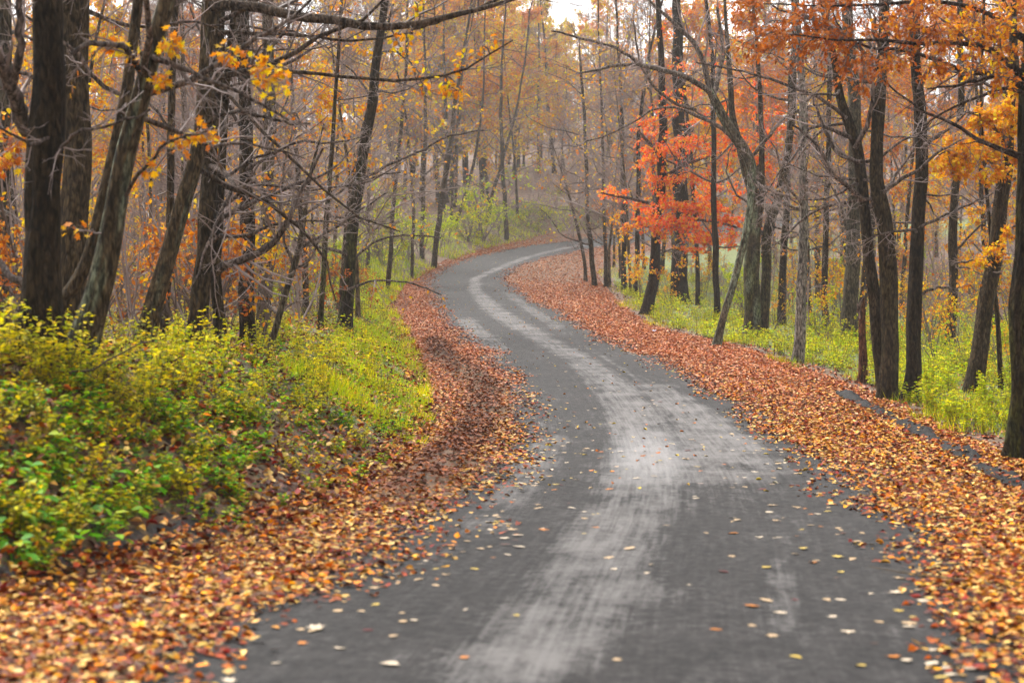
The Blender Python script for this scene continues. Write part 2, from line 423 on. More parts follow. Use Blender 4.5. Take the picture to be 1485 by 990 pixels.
def road_material(name, dark=1.0):
    m, nt, nd, lk = new_mat(name)
    g = N(nt, 'ShaderNodeNewGeometry')
    at_ = N(nt, 'ShaderNodeAttribute', attribute_name='col')       # r = pale wheel tracks, g = wet film, b = streak coordinate
    sp = N(nt, 'ShaderNodeSeparateColor'); lk.new(at_.outputs['Color'], sp.inputs[0])
    fine = N(nt, 'ShaderNodeTexNoise'); fine.inputs['Scale'].default_value = 9; fine.inputs['Detail'].default_value = 9; fine.inputs['Roughness'].default_value = .9
    lk.new(g.outputs['Position'], fine.inputs['Vector'])
    mp = N(nt, 'ShaderNodeMapping'); mp.inputs['Scale'].default_value = (8.5, .8, 1)
    uv = N(nt, 'ShaderNodeAttribute', attribute_name='lane'); lk.new(uv.outputs['Vector'], mp.inputs['Vector'])
    st = N(nt, 'ShaderNodeTexNoise'); st.inputs['Scale'].default_value = 1.0; st.inputs['Detail'].default_value = 7; st.inputs['Roughness'].default_value = .62
    lk.new(mp.outputs[0], st.inputs['Vector'])
    mp2 = N(nt, 'ShaderNodeMapping'); mp2.inputs['Scale'].default_value = (24, .35, 1); lk.new(uv.outputs['Vector'], mp2.inputs['Vector'])
    st2 = N(nt, 'ShaderNodeTexNoise'); st2.inputs['Scale'].default_value = 1.0; st2.inputs['Detail'].default_value = 6; st2.inputs['Roughness'].default_value = .6
    lk.new(mp2.outputs[0], st2.inputs['Vector'])
    st0 = st
    st = N(nt, 'ShaderNodeMix', data_type='FLOAT'); st.inputs[0].default_value = .45; lk.new(st0.outputs[0], st.inputs[2]); lk.new(st2.outputs[0], st.inputs[3])
    big = N(nt, 'ShaderNodeTexNoise'); big.inputs['Scale'].default_value = .9; big.inputs['Detail'].default_value = 5
    lk.new(g.outputs['Position'], big.inputs['Vector'])
    base = N(nt, 'ShaderNodeValToRGB')
    base.color_ramp.elements[0].position = .42; base.color_ramp.elements[0].color = (.006, .0055, .0053, 1)
    base.color_ramp.elements[1].position = .6; base.color_ramp.elements[1].color = (.044, .0395, .038, 1)
    lk.new(fine.outputs[0], base.inputs[0])
    # broad tone changes along the lanes
    tn = N(nt, 'ShaderNodeMapRange'); tn.inputs[1].default_value = .35; tn.inputs[2].default_value = .65; tn.inputs[3].default_value = .72; tn.inputs[4].default_value = 1.3
    lk.new(st.outputs[0], tn.inputs[0])
    tn2 = N(nt, 'ShaderNodeMapRange'); tn2.inputs[1].default_value = .35; tn2.inputs[2].default_value = .65; tn2.inputs[3].default_value = .85 * dark; tn2.inputs[4].default_value = 1.15 * dark
    lk.new(big.outputs[0], tn2.inputs[0])
    tm = N(nt, 'ShaderNodeMath', operation='MULTIPLY'); lk.new(tn.outputs[0], tm.inputs[0]); lk.new(tn2.outputs[0], tm.inputs[1])
    mxa = N(nt, 'ShaderNodeMix', data_type='RGBA', blend_type='MULTIPLY'); mxa.inputs[0].default_value = 1
    lk.new(base.outputs[0], mxa.inputs[6]); lk.new(tm.outputs[0], mxa.inputs[7])
    # pale tracks
    ad = N(nt, 'ShaderNodeMath', operation='MULTIPLY_ADD'); lk.new(st.outputs[0], ad.inputs[0]); ad.inputs[1].default_value = 1.7; ad.inputs[2].default_value = -.85
    ad1 = N(nt, 'ShaderNodeMath', operation='MULTIPLY_ADD'); lk.new(big.outputs[0], ad1.inputs[0]); ad1.inputs[1].default_value = 1.6; ad1.inputs[2].default_value = -.8
    ad2 = N(nt, 'ShaderNodeMath', operation='ADD'); lk.new(ad.outputs[0], ad2.inputs[0]); lk.new(ad1.outputs[0], ad2.inputs[1])
    ad3 = N(nt, 'ShaderNodeMath', operation='ADD'); lk.new(ad2.outputs[0], ad3.inputs[0]); lk.new(sp.outputs[0], ad3.inputs[1])
    adf = N(nt, 'ShaderNodeMath', operation='MULTIPLY_ADD'); lk.new(fine.outputs[0], adf.inputs[0]); adf.inputs[1].default_value = 2.0; adf.inputs[2].default_value = -1.0
    ad4 = N(nt, 'ShaderNodeMath', operation='ADD'); lk.new(ad3.outputs[0], ad4.inputs[0]); lk.new(adf.outputs[0], ad4.inputs[1]); ad3 = ad4
    rs = N(nt, 'ShaderNodeMapRange'); rs.inputs[1].default_value = .18; rs.inputs[2].default_value = .85; rs.inputs[4].default_value = .85; lk.new(ad3.outputs[0], rs.inputs[0])
    mxb = N(nt, 'ShaderNodeMix', data_type='RGBA'); lk.new(rs.outputs[0], mxb.inputs[0]); lk.new(mxa.outputs[2], mxb.inputs[6]); mxb.inputs[7].default_value = (.14, .129, .124, 1)
    pb = N(nt, 'ShaderNodeBsdfPrincipled'); pb.inputs['Specular IOR Level'].default_value = .14
    lk.new(mxb.outputs[2], pb.inputs['Base Color'])
    wet = N(nt, 'ShaderNodeMath', operation='MULTIPLY_ADD'); lk.new(st.outputs[0], wet.inputs[0]); wet.inputs[1].default_value = .8; wet.inputs[2].default_value = -.4
    wet2 = N(nt, 'ShaderNodeMath', operation='ADD'); lk.new(wet.outputs[0], wet2.inputs[0]); lk.new(sp.outputs[1], wet2.inputs[1])
    rr = N(nt, 'ShaderNodeMapRange'); rr.inputs[1].default_value = 0; rr.inputs[2].default_value = 1; rr.inputs[3].default_value = .75; rr.inputs[4].default_value = .42
    sm_ = N(nt, 'ShaderNodeMapRange'); sm_.inputs[1].default_value = .1; sm_.inputs[2].default_value = 1; sm_.inputs[3].default_value = .13; sm_.inputs[4].default_value = .5; lk.new(wet2.outputs[0], sm_.inputs[0]); lk.new(sm_.outputs[0], pb.inputs['Specular IOR Level'])
    lk.new(wet2.outputs[0], rr.inputs[0]); lk.new(rr.outputs[0], pb.inputs['Roughness'])
    bp = N(nt, 'ShaderNodeBump'); bp.inputs['Strength'].default_value = .8; bp.inputs['Distance'].default_value = .02
    lk.new(fine.outputs[0], bp.inputs['Height']); lk.new(bp.outputs[0], pb.inputs['Normal'])
    out = N(nt, 'ShaderNodeOutputMaterial'); lk.new(pb.outputs[0], out.inputs['Surface'])
    return m
M_GROUND = ground_material()
M_ROAD = road_material('worn wet asphalt')

# ------------------------------------------------------------------ ground
def grid_faces(nr, nc):
    i = np.arange(nr - 1)[:, None]; j = np.arange(nc - 1)[None]
    return np.stack([i * nc + j, i * nc + j + 1, (i + 1) * nc + j + 1, (i + 1) * nc + j], -1).reshape(-1, 4)
rowsY = np.concatenate([np.arange(-40, 8, 1.5), np.arange(8, 45, .35), np.arange(45, 110, .7), np.arange(110, 200, 1.0), np.arange(200, 420, 4), np.arange(420, 561, 20)])
offs = np.concatenate([np.arange(0, 5, .25), np.arange(5, 14, .7), np.arange(14, 40, 2), np.arange(40, 120, 8), np.arange(120, 330, 30)])
YY = rowsY[:, None]
XL = toeL(YY) - offs[::-1][None]; XR = toeR(YY) + offs[None]
XX = np.concatenate([XL, XR], 1); Y2 = np.broadcast_to(YY, XX.shape)
ZZ = ground_z(XX, Y2)
nL = len(offs)
ZZ[:, nL - 1] -= 0.08; ZZ[:, nL] -= 0.08            # tuck under the road
uu = np.concatenate([np.broadcast_to(offs[::-1], XL.shape), np.broadcast_to(offs, XR.shape)], 1)
isL = np.concatenate([np.ones_like(XL), np.zeros_like(XR)], 1) > 0
green = np.where(isL, .42 * sst(0, 1.2, uu) * (1 - sst(9, 16, uu)) + .5 * sst(24, 30, Y2) * (1 - sst(1.8, 3.2, uu)) * (1 - sst(70, 85, Y2)),
                 (.75 * sst(.8, 2.2, uu) * (1 - sst(9, 22, uu))) * sst(24, 32, Y2) + .3 * sst(.5, 2, uu) * (1 - sst(24, 32, Y2)) * (1 - sst(9, 16, uu)))
green = green * (1 - .6 * sst(150, 220, Y2))
soil = np.where(isL, .62 * (1 - sst(.3, 1.0, uu)) * (1 - sst(15.5, 19, Y2)) + .3 * (1 - sst(.3, .8, uu)), 0)
gm = make_mesh('ground', np.stack([XX, Y2, ZZ], -1).reshape(-1, 3), [grid_faces(*XX.shape)], np.stack([green, soil, 0 * soil], -1).reshape(-1, 3))
tag(link('ground', gm, M_GROUND), 'woodland floor of soil and leaf litter beside the road', kind='structure')

# ------------------------------------------------------------------ road
ry = np.concatenate([np.arange(-40, 8, 1.0), np.arange(8, 60, .3), np.arange(60, 186, .6)])
lat = np.linspace(0, 1, 91)
RX = toeL(ry)[:, None] - .15 + (toeR(ry) - toeL(ry) + .3)[:, None] * lat[None]
RY = np.broadcast_to(ry[:, None], RX.shape)
def dist_poly(X, Y, pts):
    d = np.full(X.shape, 1e9); tt = np.zeros(X.shape)
    L = 0
    for (a, b) in zip(pts[:-1], pts[1:]):
        ax, ay = a[0], a[1]; bx, by = b[0], b[1]
        l2 = (bx - ax) ** 2 + (by - ay) ** 2
        t = np.clip(((X - ax) * (bx - ax) + (Y - ay) * (by - ay)) / l2, 0, 1)
        dd = np.hypot(X - ax - t * (bx - ax), Y - ay - t * (by - ay))
        w = a[2] + (b[2] - a[2]) * t
        q = dd / w
        d = np.minimum(d, q)
    return d
def strip(pts):
    """pts: (px_left, px_right, row)"""
    o = []
    for l, r, py in pts:
        Y = row_y(py); o.append(((((l + r) / 2) - CX) / F * Y, Y, (r - l) / 2 / F * Y))
    return o
def S(pts, soft=.42, fade=True):
    q = strip(pts); ys = [a[1] for a in q]; y0, y1 = min(ys), max(ys); k = .4 * (y1 - y0)
    m_ = 1 - sst(1 - soft, 1 + soft, dist_poly(RX, RY, q))
    return m_ * sst(y0 - .1 * k, y0 + k, RY) * (1 - sst(y1 - k, y1 + .1 * k, RY)) if fade else m_
pale_track = np.zeros(RX.shape)
pale_track = np.maximum(pale_track, .68 * S([(480, 720, 1100), (620, 840, 985), (735, 930, 880), (832, 990, 760), (880, 998, 680), (888, 980, 620), (866, 928, 565), (815, 862, 522), (748, 792, 482), (696, 732, 448), (676, 698, 420), (681, 697, 405), (710, 726, 391), (756, 771, 374), (804, 818, 362), (852, 868, 354)], soft=.6, fade=False))
pale_track = np.maximum(pale_track, .78 * S([(1000, 1180, 800), (995, 1150, 740), (990, 1150, 690), (985, 1110, 650), (975, 1060, 612), (930, 990, 570), (860, 900, 530)]))
pale_track = np.maximum(pale_track, .6 * S([(700, 760, 545), (690, 740, 505), (668, 700, 475), (650, 672, 445)]))
pale_track = np.maximum(pale_track, .55 * S([(830, 850, 500), (790, 815, 470), (745, 765, 440), (715, 728, 415)]))
pale_track = np.maximum(pale_track, .55 * S([(1090, 1180, 1000), (1110, 1160, 850), (1120, 1160, 790)]))
pale_track = np.maximum(pale_track, .5 * S([(440, 560, 960), (600, 680, 830), (690, 760, 740), (770, 830, 640), (745, 790, 575)]))
pale_track = np.maximum(pale_track, .6 * S([(700, 740, 1000), (800, 835, 880), (868, 892, 760), (890, 905, 660), (880, 892, 600), (835, 845, 540), (770, 779, 490)]))
pale_track = np.maximum(pale_track, .6 * S([(845, 870, 1000), (930, 955, 880), (985, 1005, 760), (1000, 1012, 660), (975, 986, 600), (905, 914, 540), (822, 830, 490)]))
pale_track = pale_track - .2 * S([(1000, 1130, 960), (1005, 1090, 800), (1005, 1060, 700)]) - .1
wet = .95 * S([(880, 1000, 800), (885, 995, 705), (895, 985, 665), (900, 975, 590)], .8) * np.exp(-((RY - 25.5) / 4.0) ** 2) + .25 * pale_track
wet = np.clip(wet, 0, 1)
cz = .05 * (1 - (2 * lat - 1) ** 2)
RZ = zr(RY) + cz[None] * .6 + .004 * fbm(RX * 1.2, RY * .6)
rm = make_mesh('road', np.stack([RX, RY, RZ], -1).reshape(-1, 3), [grid_faces(*RX.shape)], np.stack([np.clip(pale_track, -1, 1), wet, 0 * wet], -1).reshape(-1, 3))
a = rm.attributes.new('lane', 'FLOAT_VECTOR', 'POINT')
mid = .5 * (clearL(ry) + clearR(ry))
a.data.foreach_set('vector', np.stack([RX - mid[:, None], RY, 0 * RX], -1).astype(np.float32).ravel())
tag(link('road', rm, M_ROAD), 'winding worn asphalt road with pale wheel tracks', kind='structure')
def road_z(X, Y):
    s = np.clip((X - toeL(Y)) / (toeR(Y) - toeL(Y)), 0, 1)
    return zr(Y) + .03 * (1 - (2 * s - 1) ** 2)

# ------------------------------------------------------------------ leaf litter
def litter_density(X, Y):
    """0 on the swept lanes, 1 where the leaves lie deep"""
    wob = .35 * fbm(X * .9, Y * .35) + .2 * fbm(X * 2.3 + 5, Y * 1.1)
    wl = np.clip((clearL(Y) - toeL(Y)), .6, 9); wr = np.clip((toeR(Y) - clearR(Y)), .6, 9)
    dl = (clearL(Y) - X) + wob * .8; dr = (X - clearR(Y)) + wob * .9
    nearL = sst(-.35, 1.1, dl); nearR = sst(-.3, .95, dr)
    return np.clip(np.maximum(nearL, nearR), 0, 1), dl, dr
def ridge_h(X, Y):
    """windrow of wet leaves pushed together beside the bank"""
    c = toeL(Y) + .55 * np.clip(clearL(Y) - toeL(Y), .3, 2.4) * (.75 + .25 * np.sin(Y * .21))
    k = sst(17, 22, Y) * (1 - sst(52, 62, Y))
    return .17 * k * np.exp(-((X - c) / .38) ** 2) * (1 + .5 * fbm(X * 2.5, Y * 1.6))
bedrows = np.concatenate([np.arange(-5, 60, .25), np.arange(60, 186, .6)])
# a thin bed of matted leaves under the loose ones
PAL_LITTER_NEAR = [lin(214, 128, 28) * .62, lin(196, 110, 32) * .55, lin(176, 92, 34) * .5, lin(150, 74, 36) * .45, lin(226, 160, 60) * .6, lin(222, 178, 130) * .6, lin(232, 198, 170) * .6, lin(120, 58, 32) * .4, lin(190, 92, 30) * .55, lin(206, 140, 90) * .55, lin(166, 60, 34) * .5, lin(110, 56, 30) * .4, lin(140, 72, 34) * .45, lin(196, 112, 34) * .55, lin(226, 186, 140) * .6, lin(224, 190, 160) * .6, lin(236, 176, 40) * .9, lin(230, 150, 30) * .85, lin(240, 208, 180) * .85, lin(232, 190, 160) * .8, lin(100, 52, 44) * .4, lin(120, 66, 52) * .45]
PAL_LITTER_FAR = [lin(196, 112, 84) * .55, lin(176, 90, 62) * .5, lin(214, 140, 112) * .55, lin(230, 176, 152) * .6, lin(160, 76, 50) * .45, lin(206, 120, 70) * .55, lin(140, 66, 46) * .45, lin(216, 130, 60) * .55, lin(236, 190, 168) * .66, lin(232, 170, 130) * .6, lin(220, 150, 110) * .6]  # palest pinks put wet sheen on the leaves into their colour
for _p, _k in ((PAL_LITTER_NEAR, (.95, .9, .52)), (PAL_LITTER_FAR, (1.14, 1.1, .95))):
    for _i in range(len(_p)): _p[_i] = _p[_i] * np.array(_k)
def build_bed(name, side):
    Yb = bedrows[:, None]; s = np.linspace(0, 1, 30)[None]
    if side < 0: X = toeL(Yb) - .3 + (clearL(Yb) + .5 - toeL(Yb) + .3) * s
    else: X = clearR(Yb) - .5 + (toeR(Yb) + .3 - clearR(Yb) + .5) * s
    Yb = np.broadcast_to(Yb, X.shape)
    d, _, _ = litter_density(X, Yb)
    base = np.where((X < toeL(Yb)) | (X > toeR(Yb)), ground_z(X, Yb), road_z(X, Yb))
    z = base + .02 * (d - .86) * 2.2 + ridge_h(X, Yb) * (1 if side < 0 else 0)
    c = np.stack([np.full(X.size, .12), np.full(X.size, .062), np.full(X.size, .026)], 1) * (1 + .4 * noise2(X.ravel() * 9, Yb.ravel() * 9))[:, None]
    m = make_mesh(name, np.stack([X, Yb, z], -1).reshape(-1, 3), [grid_faces(*X.shape)], c)
    tag(link(name, m, M_LITTER), 'matted brown leaf bed along the ' + ('bank' if side < 0 else 'grassy verge'), kind='stuff')
build_bed('leaf_bed', -1)
build_bed('leaf_bed', 1)

def flat_leaves(mb, X, Y, Z, size, col, tmpl, tilt):
    n = len(X)
    th = rng.uniform(0, 2 * np.pi, n)
    y = np.stack([np.cos(th), np.sin(th), rng.normal(0, tilt, n)], 1)
    z = np.stack([rng.normal(0, tilt, n), rng.normal(0, tilt, n), np.ones(n)], 1)
    leaves(mb, np.stack([X, Y, Z], 1), y, norm(z), size, col, tmpl, rng.uniform(-1.0, 2.4, n))

def scatter_litter(n, y0, y1, side, mb, tmpl_sel, smin, smax, power=1.0):
    u = rng.uniform(0, 1, n); Y = (y0 ** (1 - power) + u * (y1 ** (1 - power) - y0 ** (1 - power))) ** (1 / (1 - power)) if power != 1 else y0 * (y1 / y0) ** u
    s = rng.uniform(0, 1, n)
    if side < 0: X = toeL(Y) - .5 + (clearL(Y) + .8 - toeL(Y) + .5) * s
    else: X = clearR(Y) - .9 + (toeR(Y) + .8 - clearR(Y) + .9) * s
    d, dl, dr = litter_density(X, Y)
    keep = rng.uniform(0, 1, n) < np.clip(d ** 1.5 + .05 * (d > .02), 0, 1)
    X, Y, d = X[keep], Y[keep], d[keep]
    off = (X < toeL(Y)) | (X > toeR(Y))
    rg = ridge_h(X, Y) * (side < 0)
    Z = np.where(off, ground_z(X, Y), road_z(X, Y)) + .012 + .045 * d * rng.uniform(0, 1, len(X)) + rg
    size = rng.uniform(smin, smax, len(X))
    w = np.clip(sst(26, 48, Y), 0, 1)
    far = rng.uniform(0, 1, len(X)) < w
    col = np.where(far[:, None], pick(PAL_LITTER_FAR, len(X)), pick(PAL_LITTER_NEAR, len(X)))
    dark = np.clip(rg / .12, 0, 1)[:, None]
    col = col * (1 - dark) + dark * pick([lin(140, 80, 38) * .55, lin(116, 64, 34) * .5, lin(170, 100, 46) * .6, lin(130, 74, 40) * .5], len(X))
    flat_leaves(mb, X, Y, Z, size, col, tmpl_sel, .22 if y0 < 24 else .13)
for side, nm, lb in ((-1, 'leaf_litter', 'thick drift of orange and brown leaves at the foot of the bank'), (1, 'leaf_litter', 'broad carpet of rust and tan leaves along the grassy verge')):
    mb = MB()
    k = 1.0 if side < 0 else 1.5
    scatter_litter(int(8500 * k), 8.5, 20, side, mb, MAPLE, .035, .095)
    scatter_litter(int(2500 * k), 8.5, 20, side, mb, OAK, .04, .11)
    scatter_litter(int(15000 * k), 9, 24, side, mb, OVAL, .03, .1)
    scatter_litter(int(12000 * k), 24, 34, side, mb, OVAL, .06, .115)
    scatter_litter(int(16000 * k), 34, 52, side, mb, DIA, .07, .12)
    scatter_litter(int(3500 * k), 20, 40, side, mb, MAPLE, .07, .11)
    scatter_litter(int(40000 * k), 50, 150, side, mb, DIA, .08, .14)
    tag(link(nm, mb.mesh(nm, False), M_LITTER), lb, 'leaves', kind='stuff')

# leaves strewn singly on the bare lanes: 300 of their own, the far ones in one sheet
PAL_SINGLE = [('tan', lin(214, 182, 140) * .6), ('pale', lin(228, 208, 180) * .62), ('yellow', lin(222, 190, 90) * .62), ('orange', lin(214, 130, 40) * .6), ('brown', lin(120, 66, 40) * .45), ('dark red', lin(120, 34, 36) * .45)]
def one_leaf_mesh(tmpl, col, curl):
    mb = MB(); leaves(mb, np.zeros((1, 3)), np.array([[0, 1., 0]]), np.array([[0, 0, 1.]]), np.array([1.0]), np.array([col]), tmpl, curl)
    me = mb.mesh('fallen_leaf', True); me.materials.append(M_LITTER); return me
single = {nm: [one_leaf_mesh(t, c, k) for t in (MAPLE, OVAL, OAK) for k in (.15, .45)] for nm, c in PAL_SINGLE}
cnt = 0
while cnt < 300:
    Y = 8.8 * (36 / 8.8) ** rng.uniform(0, 1)
    cl, cr_ = clearL(Y), clearR(Y)
    e = rng.uniform(0, 1)
    if e < .35: X = cl + abs(rng.normal(0, .55))
    elif e < .75: X = cr_ - abs(rng.normal(0, .6))
    else: X = rng.uniform(cl, cr_)
    if not (cl - .1 < X < cr_ + .1) or abs(X) > .31 * Y: continue
    nm = random.choices([p[0] for p in PAL_SINGLE], [.4, .3, .13, .11, .03, .03])[0]
    o = link('fallen_leaf', random.choice(single[nm]))
    o.location = (X, Y, float(road_z(X, Y)) + .009)
    o.rotation_euler = (rng.normal(0, .05), rng.normal(0, .05), rng.uniform(0, 6.28))
    s = rng.uniform(.05, .14); o.scale = (s, s, s)
    tag(o, nm + ' fallen leaf lying alone on the bare asphalt', 'leaf', nm + ' leaves strewn on the asphalt')
    cnt += 1
mb = MB()
Y = 20 * (130 / 20) ** (rng.uniform(0, 1, 900) ** .75); X = clearL(Y) + (clearR(Y) - clearL(Y)) * rng.beta(.45, .45, 900)
flat_leaves(mb, X, Y, road_z(X, Y) + .01, rng.uniform(.05, .11, 900), pick([c for _, c in PAL_SINGLE[:4]], 900), OVAL, .05)
tag(link('strewn_leaves', mb.mesh('strewn_leaves', False), M_LITTER), 'tiny pale leaves sprinkled over the far stretch of asphalt', 'leaves', kind='stuff')
# leaves lying over the bank and the verge
mb = MB()
n = 34000
Y = 9 * (90 / 9) ** rng.uniform(0, 1, n); X = toeL(Y) - rng.uniform(0, 1, n) ** 1.3 * np.minimum(9, .31 * Y + toeL(Y) + 2).clip(1)
kp = ~((toeL(Y) - X < .9) & (Y < 17)) | (rng.uniform(0, 1, n) < .3)
X, Y = X[kp], Y[kp]; n = len(X)
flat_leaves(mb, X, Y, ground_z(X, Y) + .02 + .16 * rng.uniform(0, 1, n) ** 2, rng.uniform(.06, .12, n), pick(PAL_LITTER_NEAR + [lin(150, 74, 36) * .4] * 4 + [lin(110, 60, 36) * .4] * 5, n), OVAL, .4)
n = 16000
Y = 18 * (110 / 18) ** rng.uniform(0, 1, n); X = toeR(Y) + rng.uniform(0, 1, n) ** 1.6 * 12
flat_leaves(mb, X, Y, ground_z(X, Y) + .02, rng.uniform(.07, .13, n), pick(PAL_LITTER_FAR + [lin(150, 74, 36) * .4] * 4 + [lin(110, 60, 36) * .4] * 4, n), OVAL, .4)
tag(link('woodland_litter', mb.mesh('woodland_litter', False), M_LITTER), 'brown leaves lying scattered among the plants of the woodland floor', 'leaves', kind='stuff')

# ------------------------------------------------------------------ kerb of lumpy asphalt
ky = np.arange(14, 38.2, .12)
prof = np.linspace(0, np.pi, 9)
hk = (.11 + .05 * fbm(ky * .9, ky * 0)) * sst(38.2, 37.2, ky) * 1.0
hk = np.where(ky > 37.9, 0, hk)
hk = hk * (.55 + .45 * sst(-.3, .4, fbm(ky * .45 + 40, ky * 0)))
wk = .2 + .04 * noise2(ky * 1.1, ky * 0 + 4)
KX = toeR(ky)[:, None] + .1 + wk[:, None] * np.cos(np.pi - prof)[None] + .025 * noise2(ky[:, None] * 3, prof[None] * 3)
KZ = (zr(ky) - .05)[:, None] + (hk[:, None] + .04) * np.sin(prof)[None] ** .7 + .035 * noise2(ky[:, None] * 5, prof[None] * 4 + 9) + .03 * noise2(ky[:, None] * 2, prof[None] * 2 + 3)
km = make_mesh('kerb', np.stack([KX, np.broadcast_to(ky[:, None], KX.shape), KZ], -1).reshape(-1, 3), [grid_faces(*KX.shape)], np.tile([-1.0, 0, 0], (KX.size, 1)))
tag(link('kerb', km, road_material('dark kerb asphalt', .4)), 'low lumpy kerb of dark asphalt edging the leaf carpet', kind='structure')

mb = MB(); n = 1100
i = rng.integers(0, len(ky), n); j = np.clip(np.abs(rng.normal(0, 3, n)).astype(int), 0, 8)
kp = fbm(ky[i] * .6, ky[i] * 0 + 2) + rng.uniform(-.5, .5, n) > .05; i, j = i[kp], j[kp]; n = len(i)
flat_leaves(mb, KX[i, j] + rng.normal(0, .03, n), ky[i] + rng.uniform(-.06, .06, n), KZ[i, j] + .015, rng.uniform(.05, .1, n), pick(PAL_LITTER_NEAR + PAL_LITTER_FAR[:4], n), OVAL, .25)
tag(link('kerb_leaves', mb.mesh('kerb_leaves', False), M_LITTER), 'loose leaves blown over the lumpy kerb', 'leaves', kind='stuff')
print('ground done', round(time.time() - T0, 1))

# ------------------------------------------------------------------ trees
BARK_DARK = lin(96, 78, 54) * .42
BARK_MID = lin(124, 104, 76) * .45
BARK_GREY = lin(150, 136, 112) * .5
BARK_PALE = lin(176, 166, 154) * .65
TWIG = lin(172, 152, 146) * .62
TWIG_DARK = lin(124, 106, 98) * .55
LICHEN = lin(168, 178, 150) * .6
MOSS = lin(110, 120, 40) * .5
GOLD = [lin(236, 166, 20) * .68, lin(240, 180, 40) * .68, lin(226, 140, 20) * .66, lin(214, 124, 30) * .62, lin(238, 196, 70) * .66]
ORANGE = [lin(222, 128, 48) * .64, lin(214, 112, 44) * .62, lin(230, 146, 60) * .65, lin(196, 100, 44) * .58]
RUST = [lin(205, 124, 78) * .58, lin(186, 104, 62) * .55, lin(214, 142, 96) * .6, lin(168, 90, 52) * .52, lin(200, 116, 56) * .58]
YELLOWISH = [lin(226, 176, 70) * .64, lin(214, 160, 60) * .6, lin(230, 190, 90) * .64, lin(222, 150, 60) * .62]
SCARLET = [lin(246, 96, 44) * .7, lin(240, 82, 40) * .68, lin(248, 120, 60) * .7, lin(236, 104, 70) * .68, lin(230, 70, 44) * .64, lin(248, 140, 60) * .7]
PINKISH = [lin(228, 130, 96) * .6, lin(220, 116, 80) * .58, lin(232, 150, 110) * .62]
LIME = [lin(176, 196, 40) * .5, lin(196, 206, 60) * .52, lin(150, 180, 40) * .46, lin(206, 210, 90) * .5]
YGREEN = [lin(206, 200, 40) * .52, lin(186, 184, 36) * .48, lin(216, 196, 50) * .54, lin(160, 164, 40) * .42, lin(140, 150, 36) * .4]
FRESH = [lin(110, 170, 40) * .45, lin(90, 156, 40) * .42, lin(134, 184, 50) * .48, lin(80, 130, 40) * .36]
OLIVE = [lin(150, 150, 50) * .42, lin(130, 136, 46) * .4, lin(166, 158, 60) * .44, lin(112, 120, 44) * .36]

for _p, _k in ((LIME, (1.75, 1.7, 1)), (YGREEN, (2.2, 2.05, 1)), (FRESH, (2.1, 2.1, 1.05)), (OLIVE, (2.3, 2.15, 1.05)), (RUST, (1.15, 1.2, 1.05)), (GOLD, (1.25, 1.45, 1)), (ORANGE, (1.3, 2.0, 1.2)), (YELLOWISH, (1.25, 1.7, 1.0)), (PINKISH, (1.3, 1.6, 1.3)), (SCARLET, (1.4, 2.9, 3.6))):
    for _i in range(len(_p)): _p[_i] = np.clip(_p[_i] * np.array(_k), 0, .9)

def trunk_mesh(P, Rr, col, sides=18, lichen=None, lich_amt=.0, moss=0.0, ridge=.05, flare=.4):
    ridge = ridge * 1.5
    """densified trunk with furrows, root flare and patches of lichen or moss"""
    L = np.concatenate([[0], np.cumsum(np.linalg.norm(np.diff(P, axis=0), axis=1))])
    n = int(max(12, min(70, L[-1] / .16)))
    t = np.linspace(0, L[-1], n) ** 1.0
    # smooth resampling
    Q = np.stack([np.interp(t, L, P[:, k]) for k in range(3)], 1); q = np.interp(t, L, Rr)
    for _ in range(3):
        Q[1:-1] = .25 * Q[:-2] + .5 * Q[1:-1] + .25 * Q[2:]
    ph = rng.uniform(0, 50)
    Q[:, 0] += .25 * q * noise2(t * .9 + ph, t * 0); Q[:, 1] += .25 * q * noise2(t * .9 + ph, t * 0 + 7)
    T = norm(np.gradient(Q, axis=0))
    u = norm(np.cross(T, np.array([0, 1., 0]))); v = np.cross(T, u)
    a = np.arange(sides) * 2 * np.pi / sides
    rad = q[:, None] * (1 + flare * np.exp(-t / .28)[:, None] * (1 + .5 * np.sin(a * 3 + ph)[None])) * (1 + ridge * noise2(np.cos(a)[None] * 3 + np.sin(a)[None] * 5 + ph, t[:, None] * 1.6) + ridge * 1.2 * noise2(a[None] * 4.5 + ph, t[:, None] * .8))
    V = Q[:, None] + (u[:, None] * np.cos(a)[None, :, None] + v[:, None] * np.sin(a)[None, :, None]) * rad[..., None]
    C = np.tile(col, (n * sides, 1)).reshape(n, sides, 3)
    if lichen is not None:
        w = sst(.35 - lich_amt, .6 - lich_amt, fbm(a[None] * 1.3 + ph, t[:, None] * .9) * .6 + .25)[..., None] * .8
        C = C * (1 - w) + lichen * w
    if moss:
        w = (moss * sst(-.4, .5, fbm(np.cos(a)[None] * 2 + ph, t[:, None] * 1.4)) * np.exp(-t / 3.5)[:, None])[..., None]
        C = C * (1 - w) + MOSS * w
    i = np.arange(n - 1)[:, None]; j = np.arange(sides)[None]
    Fq = np.stack([i * sides + j, i * sides + (j + 1) % sides, (i + 1) * sides + (j + 1) % sides, (i + 1) * sides + j], -1).reshape(-1, 4)
    return make_mesh('trunk', V.reshape(-1, 3), [Fq], C.reshape(-1, 3))

NODE = lambda P, R_: (P.reshape(-1, 3), R_.ravel())

